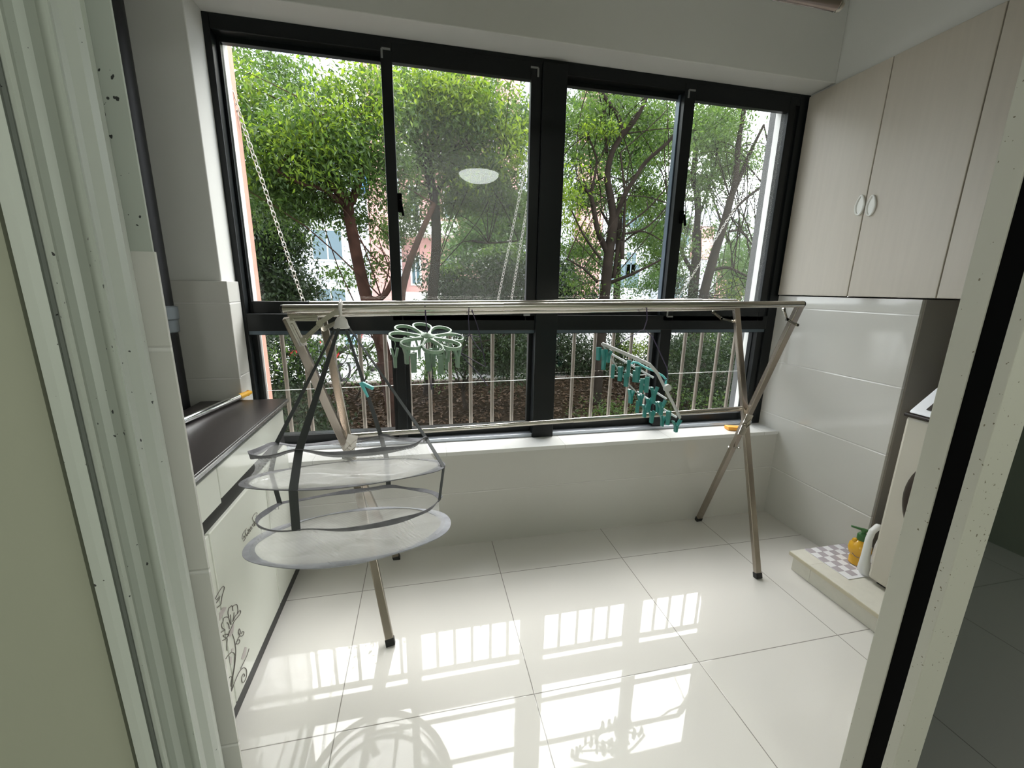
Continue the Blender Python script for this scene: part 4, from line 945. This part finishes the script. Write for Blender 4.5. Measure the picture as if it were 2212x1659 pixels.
tree('camphor_tree', gp(1490, 7.4), 'upright tree beside the dark sash stile in the fourth pane, behind the leaning tree',
     ([(1488,760,7.4),(1494,660,7.4),(1504,560,7.4),(1505,500,7.4)], .11, .08), [([(1505,505,7.4),(1508,430,7.4),(1498,390,7.4),(1502,320,7.4),(1500,260,7.4)], .06, .035), ([(1498,590,7.4),(1475,550,7.4),(1468,520,7.4)], .04, .025),
      ([(1505,480,7.4),(1520,440,7.4),(1545,350,7.4),(1560,250,7.4)], .025, .012), ([(1500,430,7.4),(1480,430,7.4),(1462,425,7.4)], .04, .02)],
     [(M['leaf1'], .75, [(1490,300,7.8,.5,.7),(1530,230,7.9,.5,.7),(1480,470,7.9,.35,.8),(1540,500,8,.3,.7)]), (M['leaf3'], .8, [(1480,620,7.0,.35,.8),(1520,650,6.9,.4,.7)])], M['barkgrey'], twigs=40, size=.08)
tree('camphor_tree', gp(1330, 10.5), 'hazy green tree behind the bare branching tree in the third pane', ([(1330,720,10.5),(1335,560,10.5),(1340,420,10.5)], .12, .07), [([(1335,520,10.5),(1290,440,10.4)], .05, .02), ([(1338,470,10.5),(1400,380,10.4)], .05, .02)],
     [(M['leaf1'], 1.1, [(1260,260,10.4,.9,.7),(1340,300,10.5,.9,.7),(1420,280,10.6,.9,.7),(1260,420,10.6,.7,.7),(1400,420,10.4,.7,.7),(1440,480,10.6,.7,.7),(1330,200,10.6,.9,.6),(1250,540,10.4,.6,.7),(1430,560,10.5,.6,.7)]), (M['leaf4'], .6, [(1270,340,10.2,.7,.7),(1380,360,10.2,.7,.7),(1400,500,10.2,.6,.6),(1300,560,10,.5,.6)])], M['barkgrey'], twigs=30, size=.11)
tree('camphor_tree', gp(1580, 11), 'distant green tree behind the leaning trees in the fourth pane', ([(1580,700,11),(1580,520,11)], .12, .08), [([(1580,540,11),(1540,430,11)], .05, .02)],
     [(M['leaf1'], 1.1, [(1530,280,11,.8,.7),(1580,340,11,.7,.7),(1520,380,11,.6,.7),(1560,260,11.2,.7,.7)]), (M['leaf4'], .9, [(1590,560,10.6,.8,.7),(1630,600,10.8,.8,.7),(1620,530,10.8,.6,.7)])], M['barkgrey'], twigs=20, size=.11)
# shrubs seen through the lower panes
tree('garden_shrub', gp(600, 4.6), 'dense dark green shrub behind the railing beside the pink pier', None, [],
     [(M['leaf3'], 2.4, [(590,790,4.6,.35,.9),(620,860,4.5,.35,.9),(570,860,4.4,.35,.9),(650,790,4.9,.28,.9),(600,730,4.9,.35,.8),(630,910,4.3,.3,.8),(690,900,4.6,.25,.7)]), (M['leaf1'], .8, [(610,750,4.4,.3,.6),(660,760,4.6,.2,.7)])], M['barkgrey'], cat='shrub', size=.06)
tree('garden_shrub', gp(1010, 6.2), 'twiggy shrub with dark leaves behind the railing left of the thick mullion', ([(1000,850,6.2),(1005,800,6.2)], .03, .02), [([(1003,830,6.2),(1040,770,6.1),(1080,730,6.0)], .015, .008), ([(1003,820,6.2),(970,770,6.1),(940,740,6.0)], .015, .008)],
     [(M['leaf3'], 1.5, [(1020,770,6.1,.4,.7),(1080,740,6.2,.5,.7),(980,750,6.3,.3,.7),(1110,790,6.2,.4,.7),(1050,720,6.6,.5,.6),(1120,720,6.5,.5,.7)]), (M['leaf4'], .3, [(960,790,5.9,.25,.8)])], M['barkgrey'], cat='shrub', size=.065, twigs=25)
tree('garden_shrub', gp(1540, 5.6), 'large dark hedge shrub behind the railing at the fourth lower pane', None, [],
     [(M['leaf3'], 2.2, [(1500,760,5.6,.5,.9),(1560,780,5.5,.5,.9),(1470,820,5.6,.4,.9),(1600,740,5.7,.45,.9),(1540,850,5.2,.45,.8),(1600,850,5.2,.4,.8),(1450,740,6.2,.4,.8)]), (M['leaf1'], .5, [(1500,850,4.9,.35,.5),(1580,870,4.8,.35,.5),(1540,700,5.8,.5,.6)])], M['barkgrey'], cat='shrub', size=.055)
tree('garden_shrub', gp(1400, 8.6), 'yellow green bush behind the teal pegs at the third lower pane', None, [],
     [(M['leaf2'], .8, [(1395,755,8.5,.45,.6),(1360,745,8.8,.3,.6)]), (M['leaf3'], 1.8, [(1380,790,8.3,.6,.5),(1270,780,8.6,.6,.7),(1230,740,8.6,.6,.8),(1330,740,9.2,.5,.8),(1300,790,8.4,.5,.5),(1420,800,8.0,.4,.6)])], M['barkgrey'], cat='shrub', size=.08)
tree('hedge_shrub', gp(1560, 9.5), 'long dark hedge far behind the fourth lower pane, at the edge of the pavement', None, [],
     [(M['leaf3'], 1.6, [(1480,760,9.4,.7,.8),(1560,750,9.5,.8,.8),(1640,760,9.5,.8,.8),(1440,790,9.2,.6,.6),(1520,800,9.2,.7,.5),(1600,800,9.2,.7,.5)]), (M['leaf1'], .8, [(1520,740,9.2,.6,.6),(1620,730,9.2,.6,.6)])], M['barkgrey'], cat='hedge', size=.1)
tree('hedge_shrub', gp(1080, 9.8), 'dark hedge behind the twiggy shrub at the second lower pane', None, [],
     [(M['leaf3'], 1.5, [(1000,770,9.9,.5,.6),(1060,765,9.8,.7,.7),(1130,765,9.7,.7,.8),(1200,770,9.6,.7,.8),(1250,800,9.2,.5,.6)])], M['barkgrey'], cat='hedge', size=.1)
tree('ground_cover', gp(1400, 5.6), 'low green plants spreading over the planting bed behind the cross rod', None, [],
     [(M['leaf1'], .55, [(1260,890,5.4,.3,.35),(1340,880,5.4,.3,.35),(1400,860,5.6,.35,.35),(1440,890,5.2,.3,.35),(1300,870,5.8,.3,.3)])], M['barkgrey'], cat='plants', size=.05)
tree('young_sapling', gp(760, 7.0), 'thin sapling with sparse yellow green leaves behind the net basket straps', ([(795,800,7.0),(780,750,7.0),(765,720,7.0)], .015, .008), [([(785,770,7.0),(810,740,7.0),(825,725,7.0)], .008, .005)],
     [(M['leaf1'], .5, [(760,740,7.0,.35,.7),(800,760,6.9,.3,.7),(720,720,7.1,.4,.7)]), (M['leaf4'], .5, [(810,800,6.8,.2,.7),(910,790,6.8,.28,.7)]), (M['leaf3'], .8, [(690,850,7.6,.3,.6),(740,845,7.8,.25,.5)])], M['barkgrey'], cat='sapling', size=.075, twigs=12)

# ---- far apartment building
ap = empty('apartment_building', (2, 21, GZ), 'pink and white apartment building far behind the trees', 'building')
YB = 20.0
def bx(px, Y=YB): return at(px, 420, Y).x
def part(name, x0, x1, y0, y1, z0, z1, m, parent=None): return B(min(x0,x1), max(x0,x1), y0, y1, z0, z1).build(name, m, parent or ap)
part('wing', bx(470), bx(795), YB, 27, GZ+.001, 8.2, M['facade']); part('upper_wing', bx(572), bx(705), YB, 27, 8.2, 12.5, M['curtain'])
part('pillar', bx(795), bx(838), YB-.5, 27, GZ+.001, 11.5, M['facadepink']); part('stair_bay', bx(838), bx(862), YB-.1, 27, GZ+.001, 12, M['curtain'])
part('wing', bx(862), bx(1060), YB+.4, 27, GZ+.001, 11.5, M['facadepink']); part('wing', bx(1060), bx(1440), YB+.6, 27, GZ+.001, 11.5, M['facade'])
part('pillar', bx(1255), bx(1310), YB+.2, YB+.6, GZ+.001, 12, M['facadepink']); part('pillar', bx(1075), bx(1120), YB+.1, YB+.6, GZ+.001, 11.5, M['facadepink'])
part('wing', bx(1440), bx(1625), YB, 27, GZ+.001, 5.6, M['facade']); part('pillar', bx(1505), bx(1545), YB-.3, YB, 3.0, 4.6, M['facadepink']); part('pillar', bx(1570), bx(1625), YB-.3, YB, .5, 2.9, M['facadepink'])
part('pillar', bx(1440), bx(1560), YB-.3, YB, GZ+.001, 1.0, M['facadepink'])
for fz in (.55, 3.55, 6.55, 9.55):
    s = part('balcony_slab', bx(846), bx(985), YB-1.0, YB+.4, fz, fz+.55, M['slab'])
for x0, x1, fl_z in ((bx(662),bx(735),(2.35,5.3,-.1)),(bx(880),bx(905),(1.4,4.4,7.4)),(bx(958),bx(985),(1.4,4.4,7.4)),(bx(1150),bx(1210),(1.4,4.4,7.4)),(bx(1340),bx(1410),(1.4,4.4,7.4)),(bx(1468),bx(1500),(.9,3.6)),(bx(1372),bx(1400),(2.0,))):
    for z in fl_z:
        yb = YB if x1 < bx(800) else (YB+.4 if x1 < bx(1060) else (YB+.6 if x1 < bx(1440) else YB))
        fo = part('window', x0, x1, yb-.06, yb, z, z+1.35, M['winframe']); xm = (x0+x1)/2
        part('pane', x0+.08, xm-.03, yb-.09, yb-.06, z+.08, z+1.27, M['winglass'], fo); part('pane', xm+.03, x1-.08, yb-.09, yb-.06, z+.08, z+1.27, M['winglass'], fo)
part('awning', bx(772), bx(800), YB-.9, YB, 5.2, 5.9, mat('blue_awning', (.04,.14,.33), .5))

# dead leaves lying on the planting bed
n = 26000; lx = rng.uniform(-5, 9, n); ly = rng.uniform(2.6, 8.1, n)
lz = np.where(ly < 5, -.35-.17*(ly-2.42)/2.58, -.52+.04*(ly-5)/3.1)+.012
dd_ = rng.normal(size=(n,3)); dd_[:,2] *= .35; dd_ /= np.linalg.norm(dd_,axis=1)[:,None]; ss_ = np.cross(dd_, rng.normal(size=(n,3))*.3+np.array([0,0,1])); ss_ /= np.linalg.norm(ss_,axis=1)[:,None]
P_l = np.stack([lx,ly,lz],1); Ll = .05+.05*rng.random((n,1)); v_ = np.stack([P_l, P_l+dd_*Ll*.5+ss_*Ll*.22, P_l+dd_*Ll, P_l+dd_*Ll*.5-ss_*Ll*.22],1).reshape(-1,3)
me = bpy.data.meshes.new('dead_leaves'); me.from_pydata(v_.tolist(), [], [(4*i,4*i+1,4*i+2,4*i+3) for i in range(n)]); me.materials.append(leaf_mat('dead_leaf', (.006,.004,.0025), (.050,.032,.020), .05, .03))
o = bpy.data.objects.new('dead_leaves', me); COL.objects.link(o); tag(o, 'brown dead leaves littering the planting bed outside the railing', 'leaf litter', kind='stuff')
# ---- scooters parked on the pavement
def scooter(x, y, rz, body, label):
    s = empty('motor_scooter', (x, y, GZ), label, 'scooter', 'scooters parked beyond the planting bed'); s.rotation_euler = (0,0,rz)
    def pb(mb, n, m, par=None, sm=True):
        me_o = mb.build(n, m, None, smooth=sm); me_o.parent = par or s; ORG[me_o.name] = Vector((0,0,0)); return me_o
    for xx in (-.62, .62):
        wl = MB().tube([Vector((xx+.21*math.cos(t),0,.25+.21*math.sin(t))) for t in [2*PI*k/24 for k in range(24)]], .045, 8, closed=True); o = pb(wl, 'wheel', M['black'])
        pb(MB().lathe((xx,-.03,.25), [(.16,0),(.16,.06)], 16, (0,1,0)), 'hub', M['alu'], o)
    pb(MB().prism([(-.85,-.13,.45),(-.90,-.13,.62),(-.45,-.13,.70),(-.10,-.13,.66),(.0,-.13,.32),(.35,-.13,.30),(.46,-.13,.85),(.58,-.13,.86),(.62,-.13,.50),(.50,-.13,.22),(-.10,-.13,.20),(-.35,-.13,.40)], (0,0,0), (0,.26,0)), 'body', body, sm=False)
    pb(MB().prism([(-.88,-.12,.63),(-.80,-.12,.74),(-.45,-.12,.76),(-.10,-.12,.72),(-.08,-.12,.66)], (0,0,0), (0,.24,0)), 'seat', M['black'], sm=False)
    pb(MB().tube([(.45,-.30,1.02),(.52,-.12,.98),(.54,0,.95),(.52,.12,.98),(.45,.30,1.02)], .02, 8), 'handlebar', M['black'])
    pb(MB().prism([(.56,-.15,.60),(.64,-.15,.62),(.60,-.15,1.05),(.54,-.15,1.0)], (0,0,0), (0,.30,0)), 'front_shield', M['bottle'], sm=False)
    pb(B(-.98,-.88,-.10,.10,.56,.66), 'tail_light', mat('red_plastic', (.65,.02,.03), .3), sm=False)
    pb(B(-1.02,-.72,-.16,.16,.78,1.02), 'top_box', body, sm=False)
    pb(MB().tube([(-.02,0,.22),(-.10,.14,.0)], .015, 6), 'side_stand', M['black'])
wb = mat('white_scooter_paint', (.78,.80,.84), .3); rb = mat('red_scooter_paint', (.62,.03,.04), .3); bb = mat('blue_scooter_paint', (.30,.48,.75), .3)
for px, Y, rz, b_, lb in ((776,9.4,1.2,wb,'white scooter nearest the planting bed, seen between the basket straps'),(748,11.6,1.25,bb,'pale blue scooter just behind the white scooter'),(690,9.8,1.3,mat('grey_scooter_paint', (.16,.17,.19), .35),'dark grey scooter left of the white scooter, partly behind rack legs'),(806,13.6,1.2,rb,'red scooter furthest along the parked row, beside the tree trunk'),(700,13.4,1.2,wb,'white scooter at the back of the parked row')):
    p = at(px, 800, Y); scooter(p.x, Y, rz, b_, lb)
print('LEAVES', NL)
